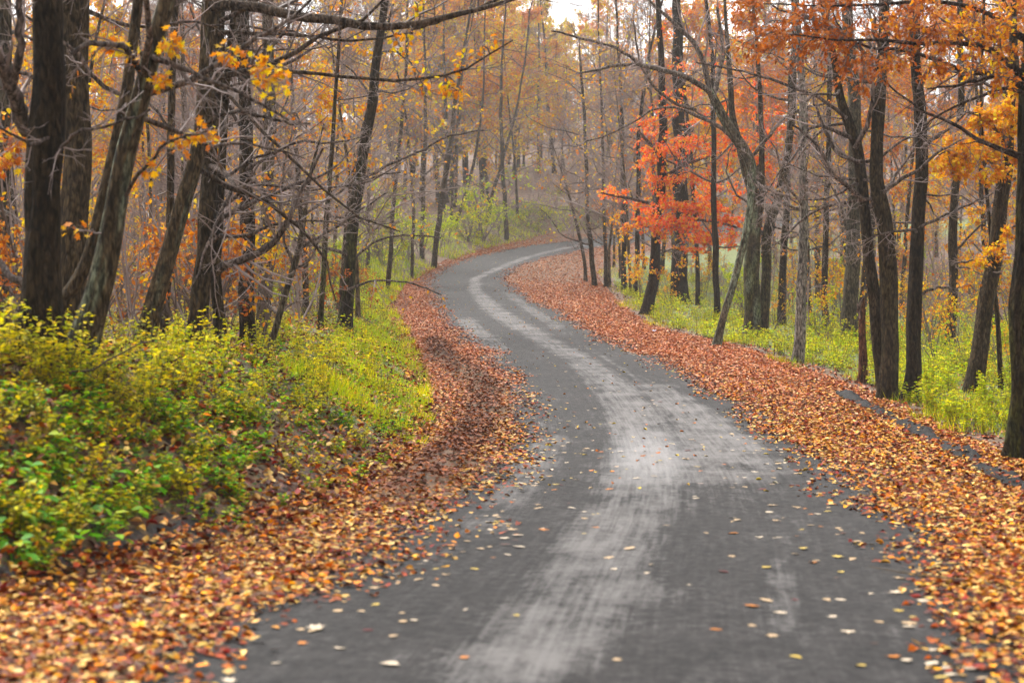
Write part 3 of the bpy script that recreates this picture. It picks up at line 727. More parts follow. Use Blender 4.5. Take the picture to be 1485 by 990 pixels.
class Tree:
    """a roadside tree: trunk(s), limbs, crown of branchlets and twigs, leaves"""
    def __init__(s, label, name='tree', group=None, bark=BARK_MID, twig=TWIG):
        s.label, s.name, s.group, s.bark, s.twig = label, name, group, bark, twig
        s.trunks = []; s.limbs = []; s.tw = []; s.leaf = []; s.single = []; s.root = None
    def trunk(s, pts, Y, H=None, **kw):
        """pts: (px, row, width px[, extra distance]) from the foot up"""
        P = []; Rr = []
        dy = rng.uniform(-.02, .02)
        for p in pts:
            q = at(p[0], p[1], Y + (p[3] if len(p) > 3 else 0) + (pts[0][1] - p[1]) * dy * .02 * Y / 30)
            P.append(q); Rr.append(p[2] * .88 / 2 / F * Y)
        P = np.array(P); Rr = np.array(Rr)
        if kw.pop('rooted', True):
            gz = float(ground_z(P[0, 0], P[0, 1]))
            if P[0, 2] > gz - .1:
                d = (P[0] - P[1]) / max(P[0, 2] - P[1, 2], -99) if False else (P[0] - P[1])
                k = (gz - .15 - P[0, 2]) / min(d[2], -.05)
                k = min(k, 1.2)
                foot = P[0] + d * k; foot[2] = gz - .15
                P = np.vstack([foot, P]); Rr = np.concatenate([[Rr[0] * 1.05], Rr])
        if H:
            top = P[-1]; d = norm(P[-1] - P[-2]); k = int(max(2, (H - top[2]) / 1.2))
            hh = H - top[2]
            if hh > .5:
                for i in range(k):
                    d = norm(d + np.array([rng.normal(0, .05), rng.normal(0, .05), .12]))
                    P = np.vstack([P, P[-1] + d * hh / k]); Rr = np.concatenate([Rr, [Rr[-1] * (1 - .75 / k)]])
        s.trunks.append((P, Rr, kw))
        return s
    def limb(s, pts, Y):
        P = np.array([at(p[0], p[1], Y + (p[3] if len(p) > 3 else 0)) for p in pts]); Rr = np.array([p[2] / 2 / F * Y for p in pts])
        L = np.concatenate([[0], np.cumsum(np.linalg.norm(np.diff(P, axis=0), axis=1))]); t = np.linspace(0, L[-1], 14)
        Q = np.stack([np.interp(t, L, P[:, k]) for k in range(3)], 1); q = np.interp(t, L, Rr)
        for _ in range(2): Q[1:-1] = .25 * Q[:-2] + .5 * Q[1:-1] + .25 * Q[2:]
        Q[1:] += rng.normal(0, .012, (13, 3))
        s.limbs.append((Q[None], q[None]))
        return s
    def auto_limbs(s, n, h0, h1, lmin, lmax, bias=(0, 0, 0), trop=.03, el=.35, which=None):
        for ti, (P, Rr, _) in enumerate(s.trunks):
            if which is not None and ti not in which: continue
            base = P[0, 2]
            zz = rng.uniform(base + h0, base + h1, n)
            zz = zz[(zz < P[-1, 2])]
            if not len(zz): continue
            st = np.stack([np.interp(zz, P[:, 2], P[:, k]) for k in range(3)], 1); r = np.interp(zz, P[:, 2], Rr)
            az = rng.uniform(0, 2 * np.pi, len(zz))
            d = np.stack([np.cos(az), np.sin(az), rng.normal(el, .25, len(zz))], 1) + np.array(bias)
            L = rng.uniform(lmin, lmax, len(zz))
            Pk = grow(st, d, L, 10, .21, trop)
            R0 = np.minimum(r * .45, .012 * L + .008)
            Rk = R0[:, None] * (1 - .8 * np.linspace(0, 1, 11))[None]
            for i in range(len(zz)): s.limbs.append((Pk[i:i + 1], Rk[i:i + 1]))
        return s
    def twigs(s, k1=7, k2=5, rel1=.42, rel2=.4, trop=.02, k3=0):
        for P, Rr in list(s.limbs):
            A = kids(P, Rr, k1 + 1, .12, .98, .85, .25, rel1, 4, .17, trop, .5, .006)
            B = kids(*A, k2 + 1, .1, .98, .8, .3, rel2, 2, .19, trop, .5, .004)
            s.tw += [(A, 3.5), (B, 3)]
            if True:
                C = kids(*B, k3 + 1, .1, .98, .7, .3, .65, 1, .16, trop, .6, .0036)
                s.tw.append((C, 1))
        return s
    def skeleton(s):
        pts = [q[0].reshape(-1, 3) for q in s.limbs]
        for P, Rr, _ in s.trunks:
            L = np.concatenate([[0], np.cumsum(np.linalg.norm(np.diff(P, axis=0), axis=1))]); t = np.linspace(0, L[-1], 40)
            pts.append(np.stack([np.interp(t, L, P[:, k]) for k in range(3)], 1))
        return np.concatenate(pts)
    def spray(s, px, py, Y, rx, ry, n0, pal, size=(.07, .12), tmpl=MAPLE, rd=None, single=False, flat=.5, twigs=None):
        """a leafy bough: leaves fill an ellipsoid fed by a branch from the nearest wood"""
        n = int(n0 * (1.5 if single else 2.6))
        c = at(px, py, Y); ex, ez = rx / F * Y, ry / F * Y; ed = rd if rd else max(.25, .6 * ex)
        sk = s.skeleton()
        d2 = ((sk - c) ** 2 * np.array([1, 1, 1.0])).sum(1) + 2.0 * np.maximum(sk[:, 2] - c[2] - .5, 0) ** 2
        st = sk[np.argmin(d2)]
        nb = int((twigs or max(4, int(n0 / 14))) * 1.6)
        # feeding branch
        t = np.linspace(0, 1, 8)[:, None]
        mid = (st + c) / 2 + np.array([0, 0, .12 * np.linalg.norm(c - st)])
        P = ((1 - t) ** 2 * st + 2 * t * (1 - t) * mid + t ** 2 * c)
        P[1:] += rng.normal(0, .02, (7, 3))
        s.tw.append(((P[None], np.linspace(.012, .006, 8)[None] * min(1.6, Y / 30 + .4)), 4))
        g = rng.normal(0, .5, (nb, 3)); g = g / np.maximum(1, np.linalg.norm(g, axis=1, keepdims=True))
        tip = c + g * np.array([ex, ed, ez]) * 1.25
        b0 = P[rng.integers(3, 8, nb)]
        q = np.linspace(0, 1, 5)[None, :, None]
        B = b0[:, None] * (1 - q) + tip[:, None] * q
        B[:, 1:] += rng.normal(0, .02, B[:, 1:].shape) + np.array([0, 0, 1]) * (q * (1 - q))[:, 1:] * .25 * ex
        s.tw.append(((B, np.tile(np.linspace(.006, .0025, 5), (nb, 1))), 3))
        bi = rng.integers(0, nb, n); tt = rng.uniform(.3, 1, n)[:, None]
        pos, tan, _ = sample(B, np.ones(B.shape[:2]), rng.uniform(.3, 1, (nb, max(1, n // nb + 1))))
        pos = pos.reshape(-1, 3)[:n]; tan = tan.reshape(-1, 3)[:n]; n = len(pos)
        pos = pos + rng.normal(0, .045, pos.shape)
        yax = tan * .5 + rng.normal(0, .6, (n, 3)); yax[:, 2] -= flat
        zax = rng.normal(0, .55, (n, 3)); zax[:, 2] += .8; zax[:, 1] -= .3
        s.leaf_add(pos, yax, zax, rng.uniform(*size, n), pick(pal, n), tmpl, single)
        return s
    def leaf_add(s, pos, yax, zax, size, col, tmpl, single):
        (s.single if single else s.leaf).append((pos, yax, zax, size, col, tmpl))
    def twig_leaves(s, frac_n, pal, size=(.07, .11), tmpl=OVAL, ymax=None):
        """a few leaves still hanging on the twigs"""
        bs = [q for q in s.tw if q[1] in (1, 3)]
        for (P, Rr), _ in bs:
            k = rng.binomial(len(P), min(1, frac_n))
            if not k: continue
            i = rng.choice(len(P), k, replace=False)
            pos, tan, _r = sample(P[i], Rr[i], rng.uniform(.4, 1, (k, 2)))
            pos = pos.reshape(-1, 3); tan = tan.reshape(-1, 3); n = len(pos)
            yax = tan * .5 + rng.normal(0, .5, (n, 3)); yax[:, 2] -= .6
            s.leaf_add(pos, yax, randdir(n, .6), rng.uniform(*size, n), pick(pal, n), tmpl, False)
        return s
    def build(s, cat='tree'):
        base = s.trunks[0][0][0] if s.trunks else s.limbs[0][0][0, 0]
        root = empty(s.name, tuple(base)); s.root = root
        tag(root, s.label, cat, s.group)
        def loc(P): return P - base
        for P, Rr, kw in s.trunks:
            link('trunk', trunk_mesh(loc(P), Rr, kw.get('col', s.bark), **{k: v for k, v in kw.items() if k != 'col'}), M_BARK, root)
        for P, Rr in s.limbs:
            mb = MB(); tubes(mb, loc(P), Rr, 7, .5 * s.bark + .5 * s.twig)
            link('limb', mb.mesh('limb'), M_BARK, root)
        mb = MB()
        for (P, Rr), sd in s.tw:
            if sd == 1: cones(mb, loc(P), Rr * 1.15, s.twig, .25)
            else: tubes(mb, loc(P), Rr, int(sd), s.twig, .25)
        crown = None
        if mb.V: crown = link('crown', mb.mesh('crown'), M_TWIG, root)
        if s.leaf:
            mb = MB()
            for pos, y, z, sz, c, t in s.leaf: leaves(mb, loc(pos), y, z, sz, c, t)
            link('leaves', mb.mesh('leaves', False), M_LEAF, crown or root)
        for pos, y, z, sz, c, t in s.single:
            for i in range(len(pos)):
                mb = MB(); leaves(mb, np.zeros((1, 3)), y[i:i + 1], z[i:i + 1], sz[i:i + 1], c[i:i + 1], t, rng.uniform(.3, 1.6))
                lo = link('leaf', mb.mesh('leaf', False), M_LEAF, crown or root); lo.location = tuple(pos[i] - base)
        return s

ROADWARD = (.9, 0, 0)
def ybase(px, py): return float(cast(px, py)[1])

# ---- the bank side
t = Tree('thickest dark furrowed trunk on the bank, rising straight above the shrubs', 'oak_tree', bark=BARK_DARK * .62)
t.trunk([(58, 545, 84), (60, 400, 62), (63, 200, 53), (66, 0, 49)], 18.0, 11, ridge=.09, sides=26)
t.limb([(52, 415, 14), (20, 408, 12), (2, 385, 10, .2), (-60, 330, 8, .3)], 18.0)
t.limb([(40, 190, 26), (8, 110, 20, -.6), (-12, 60, 15, -.9)], 18.2)
t.limb([(15, 130, 14, -.5), (30, 70, 12, -.8), (26, 0, 9, -1), (10, -70, 6, -1.2)], 18.2)
t.limb([(70, 200, 5), (45, 210, 5, -.4), (10, 190, 4, -.6), (-30, 175, 3, -.8)], 17.8)
t.limb([(80, 230, 6), (110, 185, 5, -.5), (150, 190, 4, -.8), (215, 160, 3, -1)], 17.8)
t.auto_limbs(8, 4.5, 10, 2, 4, (.3, 0, 0)).twigs(5, 4)
t.spray(10, 215, 20.5, 30, 40, 60, GOLD + RUST).build()
t = Tree('grey furrowed trunk close behind the thickest dark one', bark=BARK_MID * .8)
t.trunk([(104, 470, 46), (110, 300, 44), (113, 100, 42), (114, 0, 40)], 23, 13, ridge=.08, sides=22).auto_limbs(9, 2.5, 11, 2, 4, (.4, -.3, 0)).twigs(6, 5).build()
t = Tree('smooth leaning trunk with a long bough bearing gold leaf sprays', 'maple_tree', bark=BARK_MID * .9, twig=TWIG * .9)
t.trunk([(112, 520, 56), (140, 430, 43), (168, 310, 36), (190, 200, 33), (212, 100, 29), (240, 0, 27)], 18.6, 10, lichen=LICHEN * .7, lich_amt=.02, ridge=.04, sides=22)
t.limb([(206, 110, 9), (185, 68, 9, -.5), (130, 60, 8, -.9), (105, 80, 7, -1.1)], 18.6)
t.limb([(205, 78, 9), (255, 95, 8, -.3), (300, 118, 6, -.5), (360, 140, 5, -.6), (420, 175, 4, -.6)], 18.6)
t.limb([(178, 290, 6), (215, 235, 5, -.4), (250, 200, 4, -.6), (300, 190, 3, -.6)], 18.6)
t.auto_limbs(7, 2.6, 9, 1.5, 3.5, (.7, 0, 0)).twigs(4, 4)
for (x, y, rx, ry, n) in ((150, 66, 24, 12, 22), (185, 75, 14, 14, 12), (252, 62, 22, 14, 30), (345, 78, 24, 11, 22), (385, 98, 28, 18, 44), (402, 118, 12, 10, 12), (235, 122, 18, 14, 20), (300, 195, 24, 12, 20), (250, 212, 20, 14, 18), (215, 240, 12, 12, 10), (228, 130, 10, 12, 6), (110, 335, 20, 8, 7), (95, 122, 10, 8, 3)):
    t.spray(x, y, 18.3, rx, ry, int(n * 1.0), GOLD, (.075, .115), MAPLE, single=True, twigs=max(3, n // 7))
t.build()
t = Tree('slim leaning stem just behind the leaning trunk with gold sprays', bark=BARK_MID * .85)
t.trunk([(84, 450, 24), (128, 385, 23), (157, 260, 21), (182, 130, 19), (200, 0, 17)], 20.5, 10, ridge=.04).auto_limbs(7, 3, 9, 1.5, 3, (.3, 0, 0)).twigs(5, 4).build()
t = Tree('leaning grey trunk with the great bough arching out towards the road', 'maple_tree', bark=BARK_MID, twig=TWIG_DARK)
t.trunk([(215, 475, 34), (243, 385, 29), (270, 285, 27), (291, 190, 27), (300, 90, 27), (306, 0, 29)], 25.0, 12, ridge=.05, lichen=LICHEN * .6, lich_amt=-.02, sides=22)
t.limb([(306, 10, 17), (345, -2, 16, -.2), (385, 18, 15, -.4), (430, 24, 14, -.5), (500, 32, 13, -.6), (550, 46, 12, -.6), (600, 42, 10, -.6), (650, 22, 8, -.5), (745, 2, 6, -.4), (800, -25, 4, -.3)], 25)
t.limb([(600, 42, 5, -.6), (680, 18, 5, -.4), (740, -8, 4, -.3)], 25)
t.limb([(302, 93, 8), (340, 92, 7, -.3), (410, 100, 6, -.6), (490, 112, 5, -.8), (590, 118, 4.5, -.9), (630, 122, 4, -.9), (690, 95, 3, -.9), (745, 60, 2, -.9)], 25)
t.limb([(298, 95, 6), (340, 150, 5, -.5), (400, 210, 4.5, -.8), (455, 262, 4, -1), (520, 320, 3, -1), (580, 335, 2, -1)], 25)
t.limb([(290, 180, 6), (345, 160, 5, -.3), (400, 175, 4, -.4), (450, 180, 3, -.4)], 25)
t.limb([(303, 50, 8), (360, 45, 6, .5), (430, 52, 5, .9), (520, 60, 4, 1.2), (600, 48, 3, 1.5)], 25)
t.auto_limbs(8, 2.5, 11, 2, 4, ROADWARD, .0, .15).twigs(6, 5, k3=2)
for (x, y, rx, ry, n) in ((612, 130, 14, 10, 9), (650, 130, 30, 16, 26), (668, 140, 20, 12, 14), (600, 100, 10, 8, 6), (665, 105, 24, 26, 12), (700, 70, 30, 20, 12), (606, 5, 10, 8, 10), (590, 55, 40, 20, 12), (300, 205, 20, 30, 10), (420, 160, 40, 20, 8)):
    t.spray(x, y, 24.2, rx, ry, n, GOLD + YELLOWISH[:1], (.07, .12), OVAL, single=True, twigs=max(3, n // 5))
t.build()
t = Tree('thin straight pole tree between the two leaning trunks', bark=BARK_MID * .8)
t.trunk([(240, 460, 13), (248, 250, 12), (253, 0, 11)], 29, 11).auto_limbs(7, 1.8, 9, 1, 2.6, (.3, -.2, 0)).twigs(6, 5).twig_leaves(.03, GOLD).build()
t = Tree('cracked split trunk with a low bough curving up', bark=BARK_MID * .75, twig=TWIG)
t.trunk([(287, 478, 30), (296, 380, 26), (302, 270, 24), (310, 150, 22), (316, 0, 20)], 27, 11, ridge=.12, sides=20)
t.trunk([(318, 470, 22), (312, 380, 17), (318, 300, 15), (322, 200, 13), (335, 60, 10)], 27.2, 10, ridge=.1)
t.limb([(312, 395, 15), (335, 380, 12, -.3), (370, 371, 11, -.6), (398, 356, 10, -.8), (420, 320, 9, -.9), (432, 290, 7, -1), (448, 252, 5, -1), (470, 215, 3, -1)], 27)
t.limb([(318, 300, 7), (345, 285, 6, -.3), (362, 250, 5, -.4), (400, 300, 3, -.4), (420, 297, 2, -.4)], 27)
t.auto_limbs(8, 1.6, 9, 1.5, 3.6, (.8, -.2, 0)).twigs(6, 5, k3=2).build()
t = Tree('dark upright trunk behind the split one, by the bank top', bark=BARK_DARK * .8)
t.trunk([(361, 470, 26), (358, 330, 24), (355, 200, 22), (350, 0, 20)], 32, 12, ridge=.07).auto_limbs(10, 2, 11, 2, 4, (.7, -.2, 0)).twigs(7, 5, k3=2).twig_leaves(.01, GOLD).build()
t = Tree('grey upright trunk paired with the dark one on the bank top', bark=BARK_GREY * .75)
t.trunk([(382, 450, 24), (388, 300, 21), (391, 180, 20), (388, 0, 18)], 35, 13, ridge=.07).auto_limbs(10, 2, 12, 2, 4, (.7, 0, 0)).twigs(7, 5, k3=2).build()
t = Tree('slanting grey sapling with thin upswept branches on the bank edge', 'sapling', bark=BARK_GREY * .7)
t.trunk([(393, 500, 11), (412, 430, 11), (431, 370, 10), (442, 310, 7), (448, 255, 5), (470, 180, 3)], 30, None, flare=.1)
t.limb([(433, 362, 6), (455, 348, 5), (490, 330, 4), (520, 305, 3), (560, 280, 2)], 30)
t.limb([(442, 310, 5), (480, 285, 4), (520, 262, 3), (580, 250, 2)], 30)
t.limb([(425, 385, 5), (405, 330, 4), (410, 250, 3), (425, 180, 2)], 30)
t.auto_limbs(7, .8, 3.5, .8, 2, (.4, 0, 0), .06).twigs(6, 5).build()
t = Tree('thin green-footed pole tree near the grass lip', bark=BARK_MID * .8)
t.trunk([(465, 470, 9), (470, 370, 8.5), (477, 280, 8), (486, 150, 6), (495, 0, 5)], 44, 12, moss=.7).auto_limbs(9, 2, 10, 1.2, 3, (.2, 0, 0)).twigs(6, 5).build()
t = Tree('dark leaning tree with mossy foot standing in the grass lip', bark=BARK_DARK * .75)
t.trunk([(497, 478, 24), (508, 390, 19), (516, 300, 18), (528, 210, 17), (542, 130, 15), (552, 40, 13), (558, 0, 12)], 50, 14, moss=.8)
t.limb([(520, 265, 5), (560, 240, 4), (600, 225, 3.5), (650, 195, 3), (700, 190, 2)], 50)
t.limb([(510, 380, 4), (540, 350, 3.5), (580, 340, 3), (640, 345, 2)], 50)
t.limb([(505, 420, 4), (540, 405, 3), (600, 410, 2.5), (640, 428, 2)], 49.5)
t.auto_limbs(11, 2, 13, 2, 4.5, (.5, 0, 0), .0, .2).twigs(7, 6, k3=2)
t.spray(490, 395, 49.5, 26, 22, 60, RUST, (.07, .12), OAK).spray(480, 420, 49.5, 18, 12, 30, RUST, (.07, .12), OAK).spray(540, 430, 48, 20, 14, 22, RUST, (.07, .11), OAK)
t.twig_leaves(.05, GOLD, (.08, .13)).build()
t = Tree('grey trunk cut by the picture edge beyond the thickest dark one', bark=BARK_GREY * .6)
t.trunk([(2, 470, 24), (4, 300, 22), (6, 0, 20)], 26, 11).auto_limbs(6, 2, 9, 1.5, 3).twigs(5, 4).twig_leaves(.1, GOLD).build()

# trees beside the upper bend, bank side
for lb, pts, Y, kw in (
    ('slim dark trunk next to its twin above the upper bend', [(612, 352, 9), (614, 280, 9), (617, 190, 8)], 118, {}),
    ('dark trunk leaning over the leaf verge at the upper bend', [(633, 350, 12), (640, 290, 11), (652, 220, 10), (658, 160, 9)], 116, {}),
    ('black trunk standing alone on the green knoll by the bend', [(734, 335, 10), (732, 290, 9), (728, 220, 8), (726, 140, 7)], 140, {}),
    ('thin trunk leaning away beside the black one on the knoll', [(708, 312, 9), (716, 275, 8), (724, 250, 7), (735, 210, 6)], 146, {}),
    ('leaning grey trunk behind the green knoll thicket', [(662, 325, 8), (672, 290, 8), (684, 250, 7), (690, 220, 6)], 136, {}),
    ('pale slim trunk at the back of the knoll thicket', [(654, 335, 6), (656, 290, 6), (660, 230, 5)], 134, {}),
    ('slender grey trunk between the mossy leaning tree and the bend', [(566, 370, 10), (570, 300, 9), (580, 200, 8)], 92, {}),
    ('crooked slim trunk above the green slope of the upper verge', [(598, 362, 7), (600, 300, 7), (594, 220, 6)], 108, {})):
    t = Tree(lb, bark=BARK_MID * .8)
    t.trunk([(p[0], p[1], p[2] * .78) for p in pts], Y, 20 + float(zr(Y)), sides=12, flare=.15).auto_limbs(12, 4, 18, 2, 5, (0, 0, 0)).twigs(6, 5, k3=2).twig_leaves(.12, ORANGE + YELLOWISH, (.09, .15), DIA).build()

# ---- the verge side
t = Tree('thin twin stems bare of leaves on the inside of the bend', bark=BARK_MID * .8)
t.trunk([(862, 415, 9), (858, 370, 8), (853, 320, 7), (851, 260, 6), (848, 180, 5), (842, 90, 4)], ybase(862, 415), 17)
t.trunk([(850, 408, 6), (846, 370, 5.5), (838, 330, 5), (830, 300, 4), (815, 250, 2.5), (800, 205, .6)], ybase(850, 408), None)
t.auto_limbs(14, 2.5, 13, 2.5, 5, (-.5, 0, 0), .0, .1).twigs(8, 6, k3=3).build()
t = Tree('slim grey trunk behind the twin stems at the inner bend', bark=BARK_MID * .8)
t.trunk([(879, 400, 7), (878, 350, 6), (875, 260, 5), (872, 150, 4)], 100, 20).auto_limbs(12, 2.5, 14, 2, 4.5, (-.6, 0, 0), 0, .1).twigs(8, 6, k3=3).build()
t = Tree('dark slightly leaning trunk wrapped in scarlet maple sprays', 'maple_tree', bark=BARK_DARK * .7)
Yb = ybase(940, 457)
t.trunk([(940, 457, 21), (947, 400, 18), (953, 330, 16), (960, 240, 15), (961, 150, 13), (958, 80, 10)], Yb, 21)
t.limb([(953, 330, 6), (990, 318, 5, -.6), (1030, 320, 4, -1), (1070, 330, 3, -1.2)], Yb)
t.limb([(955, 300, 6), (925, 290, 5, -.6), (895, 285, 4, -1), (872, 280, 2, -1)], Yb)
t.limb([(958, 260, 6), (990, 240, 5, -.5), (1030, 225, 4, -.8), (1080, 215, 3, -1)], Yb)
t.limb([(960, 230, 6), (940, 205, 5, -.6), (925, 190, 3, -.9)], Yb)
t.limb([(961, 150, 5), (1000, 110, 4, -.2), (1050, 80, 3, -.2)], Yb)
t.auto_limbs(8, 2, 11, 1.5, 3.5, (.2, -.3, 0), 0, .1).twigs(5, 4)
for (x, y, rx, ry, n) in ((985, 330, 42, 16, 420), (940, 325, 30, 14, 260), (1030, 345, 36, 14, 320), (1050, 320, 24, 12, 160), (1010, 300, 30, 12, 220), (975, 295, 34, 12, 260), (925, 300, 26, 12, 150), (895, 284, 18, 8, 70), (880, 278, 12, 7, 40), (955, 262, 24, 14, 170), (1000, 262, 26, 12, 190), (1030, 275, 22, 12, 140), (940, 238, 22, 14, 150), (975, 215, 30, 18, 240), (940, 195, 22, 14, 150), (935, 175, 16, 10, 80), (1010, 210, 30, 16, 200), (1045, 230, 30, 18, 220), (1060, 195, 26, 16, 160), (1085, 230, 26, 18, 150), (1020, 175, 26, 12, 110), (1100, 195, 22, 20, 110), (1120, 250, 16, 14, 60), (960, 165, 22, 10, 60), (1000, 360, 24, 8, 90), (1060, 350, 18, 8, 60), (1075, 280, 22, 16, 110), (960, 45, 14, 12, 30), (1000, 95, 20, 12, 30), (1125, 205, 26, 20, 130), (1110, 165, 26, 14, 100), (1060, 160, 26, 12, 90), (1130, 280, 20, 16, 70), (1085, 130, 22, 12, 60), (985, 150, 24, 12, 70), (1020, 130, 20, 10, 50), (940, 215, 24, 12, 90), (1045, 300, 26, 12, 120)):
    t.spray(x, y, Yb - 1.0 + rng.uniform(-1.2, 1.2), rx * 1.2, ry * 1.15, int(n * .95), SCARLET, (.09, .16), MAPLE if y > 280 else OVAL, rd=1.1, flat=.3, twigs=max(6, n // 14))
for (x, y, rx, ry, n) in ((905, 340, 16, 22, 40), (925, 375, 20, 18, 50), (960, 398, 24, 12, 40), (915, 400, 18, 14, 30), (1000, 385, 20, 16, 30), (890, 320, 14, 14, 24)):
    t.spray(x, y, Yb - .6, rx, ry, n, GOLD, (.09, .14), OVAL, rd=.6, twigs=6)
t.build()
t = Tree('stout dark trunk standing beside the scarlet maple', bark=BARK_DARK * .6)
t.trunk([(985, 440, 30), (987, 390, 27), (988, 340, 26), (986, 250, 24), (984, 120, 20)], ybase(985, 442) + 2, 21).auto_limbs(8, 4, 14, 2, 4).twigs(6, 5).build()
t = Tree('slim dark pole between the scarlet sprays and the lichened leaner', bark=BARK_DARK * .7)
t.trunk([(1039, 440, 11), (1038, 380, 10), (1036, 280, 9), (1034, 150, 8)], 72, 19).auto_limbs(8, 3, 12, 1.5, 3.5).twigs(6, 5).twig_leaves(.2, SCARLET, (.09, .14)).build()
t = Tree('crooked lichen-green tree leaning over the verge, arching towards the road', bark=BARK_GREY * .8, twig=TWIG)
Yb = ybase(1038, 502)
t.trunk([(1038, 502, 15), (1047, 465, 12), (1062, 420, 12), (1078, 350, 12), (1091, 290, 13), (1090, 240, 17), (1078, 215, 18), (1060, 185, 17), (1045, 160, 15), (1030, 130, 12)], Yb, None, lichen=LICHEN, lich_amt=.2, flare=.3)
t.limb([(1032, 135, 9), (1000, 112, 8, -.6), (965, 103, 7, -1), (930, 95, 6, -1.4), (900, 91, 5, -1.6), (865, 102, 4, -1.8), (835, 108, 2.5, -2)], Yb)
t.limb([(930, 95, 5, -1.4), (895, 70, 4, -1.6), (860, 60, 3.5, -1.8), (800, 45, 2.5, -2)], Yb)
t.limb([(1075, 212, 8), (1045, 180, 6, .4), (1000, 165, 5, .8), (985, 150, 4, 1), (950, 155, 3, 1), (900, 190, 2.5, 1), (850, 205, 2, 1)], Yb)
t.limb([(1030, 130, 9), (1015, 70, 7), (985, 40, 6), (950, 10, 4), (920, -20, 3)], Yb)
t.limb([(1035, 140, 8), (1050, 80, 6, .5), (1040, 10, 4, .5)], Yb)
t.limb([(1010, 160, 5, .6), (975, 150, 4.5, .5), (940, 120, 4, .2), (925, 80, 3, 0), (918, 30, 2, 0)], Yb)
t.limb([(1088, 230, 6), (1120, 190, 5, -.4), (1150, 160, 4, -.6), (1200, 150, 3, -.6)], Yb)
t.auto_limbs(4, 4.5, 8, 1.5, 3.5, (-.6, 0, 0), 0, .2).twigs(7, 6, k3=3).build()
t = Tree('mossy twin-stemmed tree dividing low, in tall verge grass', bark=BARK_MID * .8)
Yb = ybase(1095, 490)
t.trunk([(1088, 490, 29), (1091, 400, 26), (1096, 320, 24), (1092, 280, 18), (1075, 230, 13), (1060, 150, 10), (1055, 60, 7)], Yb, 15, moss=.75, lichen=LICHEN * .8, lich_amt=.02)
t.trunk([(1107, 488, 17), (1110, 400, 16), (1114, 325, 16), (1132, 280, 15), (1143, 230, 13), (1150, 150, 11), (1152, 60, 8)], Yb + .3, 15, moss=.5)
t.trunk([(1098, 330, 13), (1104, 280, 11), (1106, 200, 9), (1100, 100, 7)], Yb, 15, rooted=False, flare=0)
t.auto_limbs(7, 3.5, 11, 2, 4, (0, -.2, 0), 0, .2).twigs(6, 5, k3=2).build()
t = Tree('pale grey smooth straight trunk with knotty foot on the verge', bark=BARK_PALE * .8)
Yb = ybase(1158, 527)
t.trunk([(1157, 527, 19), (1162, 460, 16), (1163, 380, 15), (1165, 280, 13.5), (1165, 200, 13), (1164, 130, 12), (1160, 60, 11)], Yb, 12, ridge=.07, lichen=BARK_PALE, lich_amt=.1, flare=.35).auto_limbs(9, 4, 11, 1.5, 3.5, (-.2, 0, 0)).twigs(7, 5, k3=2).build()
t = Tree('broken brown stub of a dead trunk beside the twin-stemmed roadside tree', 'tree_stump', bark=lin(130, 84, 60) * .6)
Yb = ybase(1250, 556)
t.trunk([(1250, 556, 13), (1251, 520, 12), (1250, 480, 11), (1252, 455, 9), (1251, 440, 5), (1253, 432, 1.5)], Yb, None, ridge=.2)
t.limb([(1249, 462, 6), (1245, 448, 4), (1244, 438, 1)], Yb)
t.limb([(1249, 552, 5), (1262, 560, 4, -.2), (1285, 566, 2, -.3)], Yb)
t.build('tree stump')
t = Tree('two stems forking from one foot behind the end of the kerb', bark=BARK_MID * .62, twig=TWIG)
Yb = ybase(1288, 580)
t.trunk([(1288, 580, 31), (1288, 480, 28), (1289, 380, 28), (1285, 310, 26), (1272, 260, 22), (1270, 200, 21), (1276, 130, 22), (1280, 60, 19), (1283, 0, 17)], Yb, 10, ridge=.06, sides=22, moss=.15)
t.trunk([(1280, 560, 22), (1271, 470, 19), (1262, 400, 19), (1256, 330, 18), (1250, 270, 18), (1243, 215, 17), (1228, 175, 16), (1218, 140, 14), (1214, 100, 12), (1200, 40, 9)], Yb + .25, 9, ridge=.06, sides=20)
t.limb([(1252, 290, 8), (1230, 270, 7, -.3), (1205, 255, 6, -.5), (1190, 215, 4, -.6), (1150, 180, 3, -.6)], Yb)
t.limb([(1250, 235, 7), (1215, 225, 6, .3), (1195, 190, 5, .4), (1180, 140, 3, .4)], Yb)
t.limb([(1262, 300, 7), (1300, 262, 6, -.4), (1330, 250, 5, -.6), (1360, 220, 4, -.8), (1400, 200, 2, -.8)], Yb)
t.limb([(1240, 215, 8), (1262, 175, 7, -.3), (1268, 120, 5, -.4), (1262, 60, 4, -.4)], Yb)
t.limb([(1228, 172, 6), (1190, 140, 5), (1120, 115, 4), (1060, 100, 3), (1010, 90, 2)], Yb)
t.limb([(1276, 110, 7), (1240, 60, 6), (1190, 30, 4), (1120, 10, 3)], Yb)
t.auto_limbs(8, 3.4, 9, 1.5, 3.4, (-.2, 0, 0), 0, .25).twigs(7, 5, k3=2).build()
t = Tree('straight dark trunk next to the forked pair at the kerb end', bark=BARK_DARK * .75)
Yb = ybase(1320, 582)
t.trunk([(1319, 582, 28), (1323, 500, 25), (1330, 400, 23), (1334, 300, 21), (1335, 220, 20), (1333, 150, 19), (1328, 80, 16), (1325, 0, 14)], Yb, 10, ridge=.06, sides=22)
t.limb([(1338, 215, 7), (1360, 195, 6, -.4), (1375, 190, 4, -.6), (1400, 165, 3, -.6)], Yb)
t.limb([(1333, 130, 8), (1350, 90, 7, -.3), (1400, 110, 5, -.6), (1460, 100, 4, -.9)], Yb)
t.limb([(1330, 330, 5), (1365, 315, 4), (1400, 300, 3), (1440, 280, 2)], Yb)
t.limb([(1328, 430, 5), (1360, 415, 4), (1390, 420, 3)], Yb)
